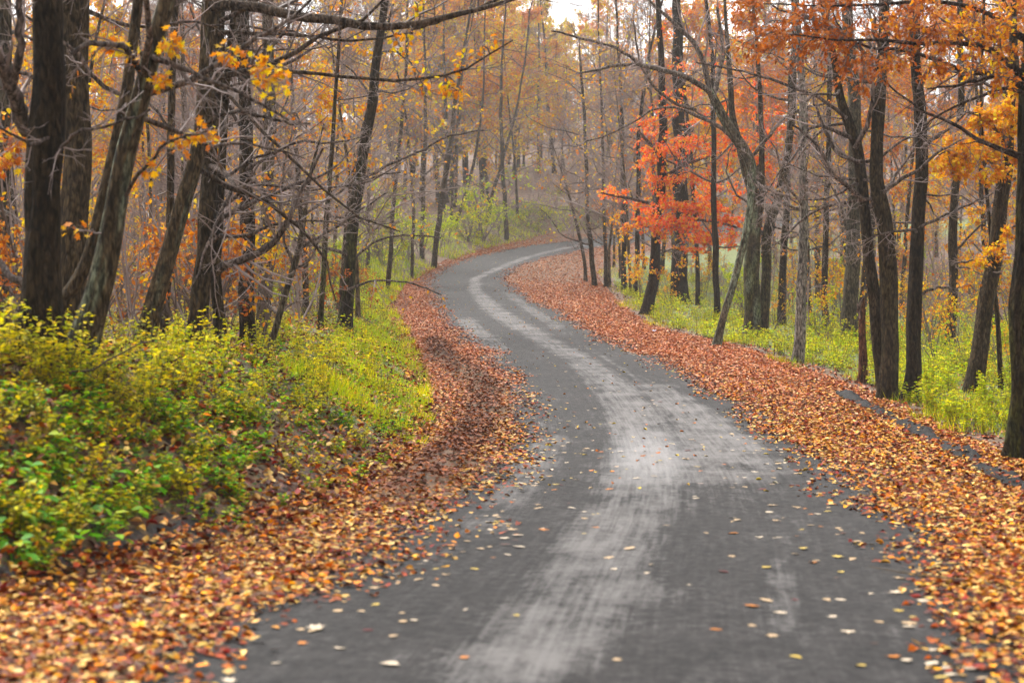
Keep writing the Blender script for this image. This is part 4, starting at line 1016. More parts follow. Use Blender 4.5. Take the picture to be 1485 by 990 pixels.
t.auto_limbs(8, 3, 9, 1.2, 3, (0, -.2, 0), 0, .2).twigs(6, 5, k3=2).build()
t = Tree('dark trunk leaning away with gold maple crown above', 'maple_tree', bark=BARK_MID * .7)
Yb = ybase(1413, 568)
t.trunk([(1413, 568, 31), (1424, 500, 28), (1438, 400, 26), (1448, 320, 24), (1456, 250, 22), (1462, 200, 20), (1468, 100, 17)], Yb, 9.5, sides=20)
t.limb([(1456, 250, 7), (1420, 220, 6, -.5), (1380, 215, 4, -.9), (1360, 225, 2, -1)], Yb)
t.limb([(1460, 210, 7), (1430, 170, 6, -.5), (1400, 160, 4, -.8), (1365, 180, 2, -1)], Yb)
t.limb([(1462, 190, 7), (1490, 160, 5, -.4), (1520, 130, 3, -.6)], Yb)
t.limb([(1445, 340, 6), (1470, 330, 5, -.6), (1500, 320, 3, -.8)], Yb)
t.limb([(1440, 400, 6), (1420, 375, 4, -.6), (1380, 385, 2, -.8)], Yb)
t.auto_limbs(6, 4, 9, 1.5, 3).twigs(5, 4)
for (x, y, rx, ry, n) in ((1400, 225, 36, 22, 300), (1440, 220, 30, 24, 260), (1380, 250, 26, 14, 130), (1420, 180, 40, 22, 260), (1460, 170, 30, 30, 260), (1475, 130, 24, 26, 200), (1375, 195, 22, 16, 100), (1450, 260, 30, 14, 120), (1480, 230, 20, 26, 120), (1345, 245, 16, 10, 40)):
    t.spray(x, y, Yb - .8 + rng.uniform(-.7, .7), rx, ry, int(n * .9), GOLD + ORANGE[:1], (.07, .125), MAPLE, rd=.6, twigs=max(6, n // 16))
for (x, y, rx, ry, n) in ((1465, 345, 24, 12, 60), (1445, 365, 24, 12, 60), (1420, 380, 20, 12, 40), (1475, 320, 16, 10, 30), (1400, 415, 18, 10, 26)):
    t.spray(x, y, Yb - .8, rx, ry, n, GOLD, (.07, .115), MAPLE, rd=.4, twigs=6)
t.build()
t = Tree('nearest roadside trunk behind the kerb, dark with greenish foot', 'oak_tree', bark=BARK_DARK * .62, twig=TWIG_DARK)
Yb = ybase(1474, 668)
t.trunk([(1474, 668, 40), (1479, 580, 34), (1482, 450, 32), (1486, 300, 30), (1492, 150, 28), (1498, 0, 27)], Yb, 10, ridge=.08, moss=.5, sides=24)
t.limb([(1490, 120, 14), (1450, 75, 9, -.5), (1400, 60, 7, -.9), (1350, 65, 6, -1.2), (1290, 58, 5, -1.4), (1220, 60, 3, -1.5), (1150, 50, 2, -1.6)], Yb)
t.limb([(1492, 60, 12), (1440, 20, 8, -.4), (1380, 0, 6, -.8), (1300, 5, 5, -1), (1200, 10, 3, -1.2), (1100, 5, 2, -1.3)], Yb)
t.limb([(1488, 130, 10), (1455, 105, 8, -.4), (1430, 115, 6, -.7), (1380, 125, 4, -.9), (1345, 130, 2, -1)], Yb)
t.auto_limbs(6, 4.5, 9, 1.5, 3.5, (-.8, 0, 0)).twigs(6, 4)
for (x, y, rx, ry, n) in ((1090, 25, 36, 18, 110), (1130, 50, 40, 22, 170), (1175, 30, 40, 26, 190), (1180, 75, 40, 20, 160), (1225, 55, 36, 26, 190), (1260, 95, 34, 18, 120), (1215, 105, 24, 16, 80), (1255, 125, 18, 14, 50), (1300, 40, 40, 28, 200), (1350, 50, 36, 30, 190), (1400, 40, 36, 30, 200), (1445, 60, 34, 34, 200), (1420, 95, 34, 20, 110), (1360, 95, 30, 16, 80), (1475, 25, 20, 26, 110), (1110, 85, 16, 14, 40), (1085, 60, 20, 16, 50), (1290, 90, 24, 14, 60), (1470, 110, 20, 16, 70), (1340, 10, 40, 14, 110), (1230, 8, 44, 14, 120), (1145, 100, 14, 10, 24)):
    t.spray(x, y, Yb - 1.1 + rng.uniform(-.5, .5), rx * 1.35, ry * 1.35, int(n * .62), RUST + (ORANGE[:1] if x > 1280 else RUST[:2]) + (GOLD + ORANGE[:2] if x > 1380 else []), (.055, .1), OAK, rd=.8, flat=.35, twigs=max(5, n // 14))
t.build()
for lb, pts, Y, bk in (
    ('thick grey trunk deep behind the broken stub', [(1234, 478, 27), (1236, 400, 25), (1238, 300, 23), (1240, 200, 21)], 58, BARK_GREY * .6),
    ('slim trunk between the pale straight one and the stub', [(1196, 452, 11), (1197, 380, 10), (1200, 250, 9), (1204, 120, 8)], 66, BARK_DARK),
    ('dark slim trunk behind the mossy twin-stemmed tree', [(1133, 455, 13), (1137, 380, 12), (1140, 300, 11), (1146, 150, 10)], 68, BARK_DARK * .8),
    ('grey trunk beyond the straight dark one at the kerb end', [(1378, 500, 16), (1382, 420, 15), (1384, 300, 14), (1390, 200, 12)], 55, BARK_DARK),
    ('thin bent pole behind the leaning trunk with gold crown', [(1452, 560, 9), (1448, 480, 8), (1440, 400, 7), (1436, 330, 6)], 39, BARK_MID * .7),
    ('slim pole tree beside the stout dark trunk near the scarlet sprays', [(1012, 430, 8), (1010, 350, 7), (1004, 250, 7)], 84, BARK_DARK * .8),
    ('slender trunk behind the scarlet maple on the inner bend', [(905, 400, 9), (906, 340, 8), (902, 250, 7)], 98, BARK_DARK * .8),
    ('dark pole tree just inside the inner bend woods', [(922, 415, 8), (925, 350, 8), (926, 240, 7)], 92, BARK_DARK * .8)):
    t = Tree(lb, bark=bk)
    t.trunk(pts, Y, 20 + float(zr(Y)) * .5, sides=14).auto_limbs(9, 2.5, 14, 1.5, 4).twigs(6, 5, k3=2).twig_leaves(.06, GOLD + ORANGE, (.08, .13), OVAL).build()
print('near trees done', round(time.time() - T0, 1))

# ---- the deep woods: a few kinds, copied as individuals
def proto(H, r0, nl, bark, twig, pal, leafiness, spread, h0=.16, k=(8, 8, 3)):
    r0 = r0 * .75; nl = int(nl * 1.25); bark = bark * 1.5
    P = grow(np.zeros((1, 3)), np.array([[rng.normal(0, .05), rng.normal(0, .05), 1.]]), np.array([H]), 12, .035, .05)
    Rr = (r0 * (1 - .85 * np.linspace(0, 1, 13)))[None]
    tm = trunk_mesh(P[0], Rr[0], bark, 10, flare=.4); tm.materials.append(M_BARK_FAR)
    t = np.sort(rng.uniform(h0, .97, (1, nl)), 1)
    s, tan, r = sample(P, Rr, t); s = s[0]; r = r[0]; t = t[0]
    az = rng.uniform(0, 6.28, nl)
    d = np.stack([np.cos(az), np.sin(az), rng.normal(.45, .2, nl) + .6 * t], 1)
    L = spread * (1.15 - .7 * t) * rng.uniform(.7, 1.2, nl)
    A = grow(s, d, L, 8, .12, .02); AR = np.minimum(r * .5, .014 * L)[:, None] * (1 - .8 * np.linspace(0, 1, 9))[None]
    B = kids(A, AR, k[0], .15, .98, .8, .25, .42, 4, .14, .02, .5, .008)
    C = kids(*B, k[1], .1, .98, .75, .3, .45, 1, .16, .02, .5, .0065)
    mb = MB(); tubes(mb, A, AR, 4, .5 * bark + .5 * twig); tubes(mb, *B, 3, twig, .25); tubes(mb, *C, 3, twig, .25)
    if k[2]:
        D = kids(*C, k[2], .1, .98, .7, .3, .7, 1, .16, .0, .6, .005)
        cones(mb, *D, twig, .25)
    cm = mb.mesh('crown'); cm.materials.append(M_TWIG)
    lm = None
    if leafiness:
        pos, tan, _ = sample(*C, rng.uniform(.2, 1, (len(C[0]), 12)))
        pos = pos.reshape(-1, 3); tan = tan.reshape(-1, 3)
        # leaves cling in clumps
        dens = fbm(pos[:, 0] * .6 + 7, pos[:, 2] * .6) + fbm(pos[:, 1] * .6, pos[:, 2] * .6 + 3)
        kp = rng.uniform(0, 1, len(pos)) < leafiness * np.clip(.7 + .7 * dens, 0, 2)
        pos, tan = pos[kp], tan[kp]; n = len(pos)
        pos = pos + rng.normal(0, .08, pos.shape)
        y = tan * .5 + rng.normal(0, .6, (n, 3)); y[:, 2] -= .5
        mb = MB(); leaves(mb, pos, y, randdir(n, .6), rng.uniform(.12, .21, n), pick(pal, n), DIA)
        lm = mb.mesh('leaves', False); lm.materials.append(M_LEAF)
    return tm, cm, lm
KINDS = {
 'twiggy': ([proto(12, .11, 24, BARK_MID, TWIG, None, 0, 4.8, .12, (10, 8, 4)), proto(13, .12, 24, BARK_MID, TWIG, GOLD, .02, 5, .15, (10, 8, 4))], '', 'slim twiggy trees leaning over the road'),
 'arching': ([proto(17, .17, 26, BARK_DARK, TWIG, YELLOWISH + ORANGE, .07, 7.5, .14, (9, 8, 4)), proto(18, .16, 26, BARK_MID, TWIG, GOLD + PINKISH, .1, 7, .16, (9, 8, 4))], '', 'wide crowned trees leaning over the road'),
 'bare': ([proto(19, .2, 22, BARK_DARK * .85, TWIG, None, 0, 4.5), proto(17, .17, 22, BARK_MID * .8, TWIG, None, 0, 4), proto(21, .24, 24, BARK_DARK * .7, TWIG * .9, None, 0, 5), proto(15, .13, 20, BARK_MID * .7, TWIG, None, 0, 3.6)],
          'bare grey tree standing in the depth of the woods', 'bare trees in the depth of the woods'),
 'gold': ([proto(16, .16, 20, BARK_DARK * .8, TWIG, GOLD, .4, 4), proto(13, .13, 18, BARK_DARK * .8, TWIG, GOLD + YELLOWISH, .3, 3.6)],
          'tree with thinning golden leaves standing deep in the woods', 'golden trees in the depth of the woods'),
 'orange': ([proto(17, .18, 22, BARK_DARK * .8, TWIG, ORANGE, .55, 4.5), proto(15, .15, 20, BARK_DARK * .8, TWIG, ORANGE + PINKISH, .45, 4)],
            'tree with soft orange leaves standing deep in the woods', 'orange trees in the depth of the woods'),
 'yellow': ([proto(18, .18, 22, BARK_DARK * .8, TWIG, YELLOWISH, .62, 4.5), proto(16, .15, 20, BARK_DARK * .8, TWIG, YELLOWISH + ORANGE, .5, 4.2)],
            'tree with pale yellow leaves standing deep in the woods', 'yellow trees in the depth of the woods'),
 'pink': ([proto(17, .17, 22, BARK_DARK * .8, TWIG, PINKISH + ORANGE, .5, 4.2)],
            'tree with faded pinkish red leaves standing deep in the woods', 'pinkish red trees in the depth of the woods'),
}
ANCH = [(60, 'the thickest dark trunk'), (170, 'the leaning trunk with gold sprays'), (260, 'the trunk with the arching bough'), (310, 'the cracked split trunk'), (375, 'the paired upright trunks'), (440, 'the slanting grey sapling'), (510, 'the mossy leaning tree'), (622, 'the slim trunks above the upper bend'), (725, 'the black trunk on the knoll'), (800, 'the far end of the road'), (856, 'the thin twin stems'), (955, 'the scarlet maple'), (1045, 'the lichen-green leaner'), (1100, 'the mossy twin-stemmed tree'), (1160, 'the pale straight trunk'), (1250, 'the broken stub'), (1288, 'the forked pair'), (1330, 'the straight trunk at the kerb end'), (1430, 'the leaning gold maple'), (1482, 'the trunk behind the kerb')]
def anchor(x, y):
    px = CX + x / y * F
    return min(ANCH, key=lambda a: abs(a[0] - px))[1]
placed = []
for o in list(scene.objects):
    if o.type == 'EMPTY' and o.get('category') == 'tree': placed.append((o.location.x, o.location.y))
def put_tree(kind, x, y, s):
    ps, lb, gr = KINDS[kind]
    tm, cm, lm = random.choice(ps)
    r = empty('woodland_tree', (x, y, float(ground_z(x, y)) - .1), rng.uniform(0, 6.28), s)
    sz = 'slim' if s < .9 else 'tall' if s > 1.08 else ''
    kd = {'bare': 'bare grey tree', 'gold': 'golden leaved tree', 'orange': 'orange leaved tree', 'yellow': 'pale yellow tree', 'pink': 'faded pinkish tree', 'arching': 'wide nearly bare tree', 'twiggy': 'fine twigged bare tree'}[kind]
    far = 'standing a little behind' if y < 80 else 'deep in the woods behind' if y < 160 else 'on the far hillside behind'
    lb = ' '.join(w for w in (sz if kind not in ('arching', 'twiggy') else '', kd, far, anchor(x, y)) if w)
    tag(r, lb, 'tree', gr)
    link('trunk', tm, None, r); c = link('crown', cm, None, r)
    if lm: link('leaves', lm, None, c)
    placed.append((x, y))
def free(x, y, dmin): return all((x - a) ** 2 + (y - b) ** 2 > dmin * dmin for a, b in placed)
for X_, Y in ((-1, 66), (-1, 104), (1, 92), (1, 116)):
    X = float(toeL(Y)) - rng.uniform(2.2, 3.5) if X_ < 0 else float(toeR(Y)) + rng.uniform(2.2, 3.5)
    put_tree('arching', X, Y, rng.uniform(.9, 1.15))
for i, (px, Y) in enumerate(((960, 112), (1030, 118), (1085, 125), (985, 145), (700, 170), (660, 160), (610, 165))):
    X = (px - CX) / F * Y
    if Y < 186 and toeL(Y) - 3 < X < toeR(Y) + 3: continue
    put_tree(['orange', 'yellow', 'yellow'][i % 3], X, Y, rng.uniform(1.2, 1.45))
for i, (px, Y) in enumerate(((705, 240), (740, 232), (765, 255), (785, 236), (800, 262), (825, 240), (850, 256), (880, 240), (770, 290), (725, 275))):
    put_tree(['yellow', 'orange', 'gold'][i % 3], (px - CX) / F * Y, Y, rng.uniform(1.3, 1.6))
for i in range(36):
    Y = rng.uniform(150, 225); px = rng.uniform(540, 900); X = (px - CX) / F * Y
    if Y < 186 and toeL(Y) - 3 < X < toeR(Y) + 4: continue
    put_tree((['yellow', 'yellow', 'gold', 'yellow', 'orange'][i % 5]) if px < 770 or i % 3 == 0 else 'bare', X, Y, rng.uniform(1.35, 1.75))
for px, Y in ((884, 101), (900, 109), (872, 122), (860, 142), (915, 94), (840, 160), (890, 117), (560, 74), (520, 62)):
    X = (px - CX) / F * Y
    if X > toeR(Y) + .6 or X < toeL(Y) - .6: put_tree('twiggy', X, Y, rng.uniform(.8, 1.1))
cnt = 0; tries = 0
while cnt < 222 and tries < 20000:
    tries += 1
    Y = 38 * (330 / 38) ** (rng.uniform(0, 1) ** .8)
    X = rng.uniform(-.34, .34) * Y
    px = CX + X / Y * F
    if toeL(Y) - 2.5 < X < toeR(Y) + 3.0 and Y < 186: continue
    if 186 <= Y and abs(X) < 0: continue
    if Y < 62 and toeR(Y) < X < toeR(Y) + 9: continue
    if 55 < Y < 150 and 530 < px < 900 and toeL(Y) - 11 < X < toeL(Y): continue
    if not free(X, Y, 2.2 if Y < 120 else 3.5): continue
    r = rng.uniform()
    if px < 520: k = 'bare' if r < .6 else 'gold' if r < .86 else 'orange'
    elif px < 920: k = ('bare' if r < .2 else 'yellow' if r < .7 else 'orange' if r < .86 else 'pink') if Y > 120 else ('bare' if r < .75 else 'gold')
    else: k = 'bare' if r < .48 else 'orange' if r < .7 else 'gold' if r < .92 else 'pink'
    put_tree(k, X, Y, rng.uniform(.6, .95) if Y < 75 else rng.uniform(.75, 1.15)); cnt += 1
print('woods', cnt, tries, round(time.time() - T0, 1))

# ---- the wood on the hill behind, too far to tell tree from tree
fm, fl = MB(), MB()
for i in range(64):
    Y = rng.uniform(185, 345); X = rng.uniform(-.36, .36) * Y
    if Y < 190 and toeL(Y) - 3 < X < toeR(Y) + 4: continue
    z = float(ground_z(X, Y)); H = rng.uniform(13, 22); o = np.array([X, Y, z])
    P = grow(o[None], np.array([[0, 0, 1.]]), np.array([H]), 6, .04, .05); Rr = (.16 * (1 - .85 * np.linspace(0, 1, 7)))[None]
    tubes(fm, P, Rr, 5, BARK_DARK)
    A = kids(P, Rr, 22, .1, .98, 1.0, .25, .26, 3, .12, .04, .4, .02); B = kids(*A, 8, .15, .98, .8, .3, .42, 2, .15, .02, .5, .011); C = kids(*B, 4, .1, .98, .8, .3, .6, 1, .15, .02, .6, .009)
    tubes(fm, *A, 3, TWIG); tubes(fm, *B, 3, TWIG, .2); cones(fm, *C, TWIG, .2)
    pal = [YELLOWISH, YELLOWISH + GOLD, YELLOWISH + ORANGE, PINKISH + YELLOWISH, GOLD, ORANGE][rng.integers(0, 6)]
    if pal is None: continue
    pos, tan, _ = sample(*B, rng.uniform(.2, 1.1, (len(B[0]), 7))); pos = pos.reshape(-1, 3) + rng.normal(0, .25, (pos.size // 3, 3)); n = len(pos)
    leaves(fl, pos, randdir(n, -.5), randdir(n, .6), rng.uniform(.28, .46, n), pick(pal, n), DIA)
fw = link('far_wood', fm.mesh('far_wood'), M_TWIG); tag(fw, 'hazy wood of mixed trees covering the hill behind the bend', 'wood', kind='stuff')
link('leaves', fl.mesh('leaves', False), M_LEAF, fw)

# ---- understorey saplings and brush
def brush_proto(H, ns, twig, pal, leafiness, spread, size=(.07, .12)):
    d = rng.normal(0, spread, (ns, 3)); d[:, 2] = 1
    P = grow(np.concatenate([rng.normal(0, .12, (ns, 2)), np.zeros((ns, 1))], 1), d, H * rng.uniform(.6, 1.1, ns), 8, .09, .03)
    Rr = np.tile((.006 * H + .004) * (1 - .8 * np.linspace(0, 1, 9)), (ns, 1))
    mb = MB(); tubes(mb, P, Rr, 5, twig); sm = mb.mesh('stem'); sm.materials.append(M_TWIG)
    B = kids(P, Rr, 9, .2, .98, .8, .3, .4, 5, .15, .02, .5, .004); C = kids(*B, 6, .1, .98, .8, .3, .45, 3, .16, .02, .5, .003)
    mb = MB(); tubes(mb, *B, 3, twig, .2); tubes(mb, *C, 3, twig, .2); cm = mb.mesh('crown'); cm.materials.append(M_TWIG)
    lm = None
    if leafiness:
        pos, tan, _ = sample(*C, rng.uniform(.2, 1, (len(C[0]), 3))); pos = pos.reshape(-1, 3); tan = tan.reshape(-1, 3)
        kp = rng.uniform(0, 1, len(pos)) < leafiness * np.clip(.6 + .9 * fbm(pos[:, 0] * 1.2 + 3, pos[:, 2] * 1.2), 0, 2)
        pos, tan = pos[kp], tan[kp]; n = len(pos)
        y = tan * .6 + rng.normal(0, .5, (n, 3)); y[:, 2] -= .4
        mb = MB(); leaves(mb, pos, y, randdir(n, .9), rng.uniform(*size, n), pick(pal, n), OVAL); lm = mb.mesh('leaves', False); lm.materials.append(M_LEAF)
    return sm, cm, lm
BRUSH = {
 'bare': ([brush_proto(4.5, 4, TWIG, None, 0, .22), brush_proto(3.4, 6, TWIG * .9, None, 0, .3), brush_proto(6, 3, TWIG, None, 0, .16)], 'bare twiggy sapling of the understorey among the trunks', 'bare understorey saplings'),
 'gold': ([brush_proto(3.6, 4, TWIG_DARK, GOLD, .7, .24), brush_proto(2.6, 5, TWIG_DARK, GOLD + YELLOWISH, .7, .3)], 'sapling with scattered golden leaves among the trunks', 'golden leaved understorey saplings'),
 'lime': ([brush_proto(2.6, 6, TWIG_DARK, LIME, .8, .32), brush_proto(1.8, 8, TWIG_DARK, LIME + YGREEN, .8, .4)], 'leafy lime green shrub growing under the trees', 'lime green shrubs under the trees'),
 'rust': ([brush_proto(2.6, 5, TWIG_DARK, RUST + ORANGE, .7, .3)], 'shrub with rusty orange leaves among the trunks', 'rusty leaved shrubs'),
}
def put_brush(kind, x, y, s, label=None, group=None, sz=1.0):
    ps, lb, gr = BRUSH[kind]
    sm, cm, lm = random.choice(ps)
    r = empty('shrub' if kind in ('lime', 'rust') else 'sapling', (x, y, float(ground_z(x, y)) - .05), rng.uniform(0, 6.28), s)
    r.scale = (s, s, s * sz)
    if not label:
        lb = lb.split(' among')[0].split(' growing')[0].replace(' of the understorey', '') + (' near ' if y < 80 else ' far behind ') + anchor(x, y)
    tag(r, label or lb, 'shrub' if kind in ('lime', 'rust') else 'sapling', (group or gr) if not label else group)
    link('stem', sm, None, r); c = link('crown', cm, None, r)
    if lm: link('leaves', lm, None, c)
cnt = 0
while cnt < 260:
    Y = 24 * (210 / 24) ** (rng.uniform(0, 1)); X = rng.uniform(-.32, .32) * Y; px = CX + X / Y * F
    if toeL(Y) - 3.2 < X < toeR(Y) + (4.5 if Y > 60 else 8): continue
    r = rng.uniform()
    put_brush('bare' if r < .45 else 'gold' if r < .74 else 'rust' if r < .9 else 'lime', X, Y, rng.uniform(.7, 1.25)); cnt += 1
# named shrubs seen in the photograph
for kind, px, py, s, lb in (
    ('lime', 545, 372, 2.4, 'tall lime green shrub behind the mossy leaning tree'),
    ('lime', 700, 345, 2.2, 'rounded green thicket on the knoll at the upper bend'),
    ('lime', 680, 350, 1.8, 'smaller green thicket beside the knoll thicket'),
    ('lime', 765, 322, 1.0, 'pale green bush across the road where it disappears'),
    ('lime', 790, 318, .9, 'low pale green bush beyond the far end of the road'),
    ('lime', 1195, 492, 1.0, 'bright lime shrub behind the pale straight trunk'),
    ('gold', 930, 440, 1.0, 'golden sapling at the foot of the scarlet maple'),
    ('gold', 1020, 432, .9, 'golden sapling beside the stout dark trunk'),
    ('gold', 1385, 520, .95, 'gold leaved sapling beneath the leaning maple'),
    ('gold', 1350, 500, .8, 'small gold leaved sapling beside the straight dark trunk'),
    ('gold', 1145, 455, 1.0, 'gold leaved sapling behind the pale straight trunk'),
    ('gold', 900, 400, 1.0, 'yellow leaved sapling behind the twin stems'),
    ('bare', 830, 345, 1.6, 'bare spreading bush at the far inside of the bend'),
    ('rust', 530, 440, .8, 'rusty leaved shrub at the foot of the mossy leaning tree')):
    p = cast(px, py)
    put_brush(kind, p[0], p[1], s, lb)
for px, py, s in ((520, 398, 1.5), (560, 388, 1.6), (590, 378, 1.5), (612, 372, 1.3), (640, 362, 1.2), (675, 350, 1.5), (698, 350, 1.3), (720, 345, 1.4), (745, 335, .8), (790, 322, .8), (480, 425, 1.3), (540, 375, 2.0), (575, 365, 1.9), (650, 356, 1.0)):
    p = cast(px, py); put_brush('lime', p[0], p[1], s)
for px, py, s in ((1075, 470, .7), (1120, 478, .6), (1185, 485, .8), (1215, 500, .6), (1265, 510, .6), (1360, 530, .7), (1395, 540, .6), (1435, 535, .7), (1465, 560, .6), (975, 450, .6)):
    p = cast(px, py); put_brush('gold' if rng.uniform() < .6 else 'lime', p[0], p[1], s)
print('brush', round(time.time() - T0, 1))

# ------------------------------------------------------------------ herbs
def herb_arrays(ns, H, nl, size, pal, spread, stemcol, tmpl=OVAL, droop=.25):
    nsg = 6 if tmpl is OVAL else 2
    """one plant as raw arrays: stems and leaves"""
    d = rng.normal(0, spread, (ns, 3)); d[:, 2] = 1
    P = grow(np.concatenate([rng.normal(0, .06, (ns, 2)), np.zeros((ns, 1))], 1), d, H * rng.uniform(.55, 1.1, ns), nsg, .08, .03)
    Rr = np.tile(.005 * (1 - .7 * np.linspace(0, 1, nsg + 1)), (ns, 1))
    ms = MB(); tubes(ms, P, Rr, 3, stemcol)
    pos, tan, _ = sample(P, Rr, rng.uniform(.2, 1, (ns, nl))); pos = pos.reshape(-1, 3); n = len(pos)
    az = rng.uniform(0, 6.28, n); y = np.stack([np.cos(az), np.sin(az), rng.normal(.1, droop, n)], 1)
    z = np.stack([rng.normal(0, .3, n), rng.normal(0, .3, n), np.ones(n)], 1)
    ml = MB(); leaves(ml, pos, y, z, rng.uniform(*size, n), pick(pal, n, .25), tmpl)
    return ms, ml
def mesh_pair(a):
    sm = a[0].mesh('stem'); sm.materials.append(M_TWIG); lm = a[1].mesh('leaves', False); lm.materials.append(M_HERB)
    return sm, lm
STEM = lin(120, 96, 50) * .45
H_TALL = [herb_arrays(7, .85, 14, (.05, .1), YGREEN, .22, STEM) for _ in range(4)] + [herb_arrays(8, .7, 16, (.045, .08), YGREEN + LIME, .28, STEM) for _ in range(3)]
H_LOW = [herb_arrays(8, .3, 9, (.05, .09), FRESH + OLIVE + LIME[:2], .55, STEM) for _ in range(4)] + [herb_arrays(9, .38, 9, (.04, .07), OLIVE + YGREEN, .45, STEM) for _ in range(3)]
H_VERGE = [herb_arrays(9, .55, 16, (.045, .09), LIME + YGREEN[:2] + OLIVE[:1], .2, STEM) for _ in range(4)]
P_TALL, P_LOW, P_VERGE = [[mesh_pair(a) for a in L] for L in (H_TALL, H_LOW, H_VERGE)]
def put_herb(name, pairs, x, y, s, label, group):
    r = empty(name, (x, y, float(ground_z(x, y)) - .02), rng.uniform(0, 6.28), s)
    r.rotation_euler = (rng.normal(0, .08), rng.normal(0, .08), rng.uniform(0, 6.28))
    tag(r, label, 'plant', group)
    sm, lm = random.choice(pairs); link('stem', sm, None, r); link('leaves', lm, None, r)
cnt = 0
while cnt < 140:      # tall yellow green herbs under the bank trees
    px, py = rng.uniform(-20, 560), rng.uniform(470, 640)
    lim = 545 + 45 * math.sin(px * .0075 - .6) + 30 * float(noise2(np.array(px * .02), np.array(3.0)))
    if py > lim + 25: continue
    p = cast(px, py)
    if p[1] > 46 or toeL(p[1]) - p[0] < 1.1: continue
    put_herb('leafy_herb', P_TALL, p[0], p[1], rng.uniform(.55, 1.05), 'yellow green leafy herb on the upper bank near ' + anchor(p[0], p[1]), 'yellow green herbs on the upper bank'); cnt += 1
cnt = 0
while cnt < 175:     # low green plants on the bank face
    px, py = rng.uniform(-20, 610), rng.uniform(560, 830)
    p = cast(px, py)
    u = toeL(p[1]) - p[0]
    if p[1] > 42 or u < .35 or (13.4 < p[1] < 16 and u < .7): continue
    put_herb('low_weed', P_LOW, p[0], p[1], rng.uniform(.6, 1.25), 'low green weed on the leaf-strewn bank face below ' + anchor(p[0], p[1]), 'low weeds on the bank face'); cnt += 1
cnt = 0
while cnt < 90:
    px, py = rng.uniform(1180, 1500), rng.uniform(470, 640)
    p = cast(px, py)
    v = p[0] - toeR(p[1])
    if v < 1.0 or p[1] > 60: continue
    if px < 1300 and v < 2.2: continue
    put_herb('verge_herb', P_VERGE, p[0], p[1], rng.uniform(.7, 1.3), 'feathery lime green herb growing near ' + anchor(p[0], p[1]), 'lime green herbs on the verge'); cnt += 1
# broad leaved plants at the foot of the bank, each leaf its own piece
BL = []
for c in FRESH[:3] + LIME[:1]:
    for k in (.6, 1.3):
        mb = MB(); leaves(mb, np.zeros((1, 3)), np.array([[0, 1., 0]]), np.array([[0, 0, 1.]]), np.array([1.0]), np.array([c]), OVAL, k)
        me = mb.mesh('leaf', True); me.materials.append(M_HERB); BL.append(me)
for i, (px, py) in enumerate([(20, 815), (62, 800), (105, 790), (140, 775), (40, 760), (90, 745), (10, 770), (75, 690), (35, 715), (128, 735), (15, 690), (175, 745), (205, 720), (60, 655), (150, 690), (225, 690)]):
    p = cast(px, py + 12)
    r = empty('broadleaf_plant', (p[0], p[1], p[2] - .01), rng.uniform(0, 6.28))
    tag(r, 'bright green broad leaved plant at the muddy foot of the bank', 'plant', 'broad leaved plants at the foot of the bank')
    ns = 16
    az = rng.uniform(0, 6.28, ns); el = rng.uniform(.35, 1.3, ns)
    d = np.stack([np.cos(az) * np.cos(el), np.sin(az) * np.cos(el), np.sin(el)], 1)
    P = grow(np.zeros((ns, 3)), d, rng.uniform(.1, .3, ns), 4, .08, -.06)
    mb = MB(); tubes(mb, P, np.tile(np.linspace(.003, .0018, 5), (ns, 1)), 3, FRESH[1]); link('stem', mb.mesh('stem'), M_TWIG, r)
    for j in range(ns):
        o = link('leaf', random.choice(BL), None, r); o.location = tuple(P[j, -1])
        s_ = rng.uniform(.07, .13); o.scale = (s_ * 1.25, s_, s_); o.rotation_euler = (rng.normal(-.15, .25), rng.normal(0, .2), az[j] - math.pi / 2)

# the rest of the undergrowth, beyond counting
def scatter_stuff(name, label, arrays, pts, smin, smax):
    ms = MB()
    raw = []
    for a in arrays:
        V = np.concatenate(a[0].V + a[1].V); C = np.concatenate(a[0].C + a[1].C)
        n0 = a[0].n
        q = np.concatenate(a[0].F[4]); t = np.concatenate(a[1].F[3]) + n0
        raw.append((V, C, np.concatenate([q[:, [0, 1, 2]], q[:, [0, 2, 3]], t])))
    for k, (V, C, Tt) in enumerate(raw):
        sel = pts[k::len(raw)]; n = len(sel)
        if not n: continue
        th = rng.uniform(0, 6.28, n); s = rng.uniform(smin, smax, n); c, sn = np.cos(th) * s, np.sin(th) * s
        W = np.empty((n, len(V), 3))
        W[..., 0] = V[None, :, 0] * c[:, None] - V[None, :, 1] * sn[:, None] + sel[:, 0:1]
        W[..., 1] = V[None, :, 0] * sn[:, None] + V[None, :, 1] * c[:, None] + sel[:, 1:2]
        W[..., 2] = V[None, :, 2] * s[:, None] + sel[:, 2:3]
        ms.add(W.reshape(-1, 3), (np.arange(n)[:, None, None] * len(V) + Tt[None]).reshape(-1, 3), np.tile(C, (n, 1)) * np.repeat(rng.uniform(.75, 1.2, (n, 1)), len(V), axis=0))
    tag(link(name, ms.mesh(name, False), M_HERB), label, 'undergrowth', kind='stuff')
def ground_pts(n, fx, fy):
    Y = fy(rng.uniform(0, 1, n)); X = fx(Y, rng.uniform(0, 1, n)); return np.stack([X, Y, ground_z(X, Y) - .02], 1)
logu = lambda a, b: (lambda u: a * (b / a) ** u)
A_LITE = [herb_arrays(4, .5, 9, (.05, .09), YGREEN + OLIVE, .3, STEM, DIA) for _ in range(3)]
A_LOWL = [herb_arrays(4, .22, 8, (.04, .08), FRESH + OLIVE + LIME, .5, STEM, DIA) for _ in range(3)]
A_VLITE = [herb_arrays(5, .5, 10, (.045, .095), LIME + YGREEN[:2] + OLIVE[:1], .22, STEM, DIA) for _ in range(3)]
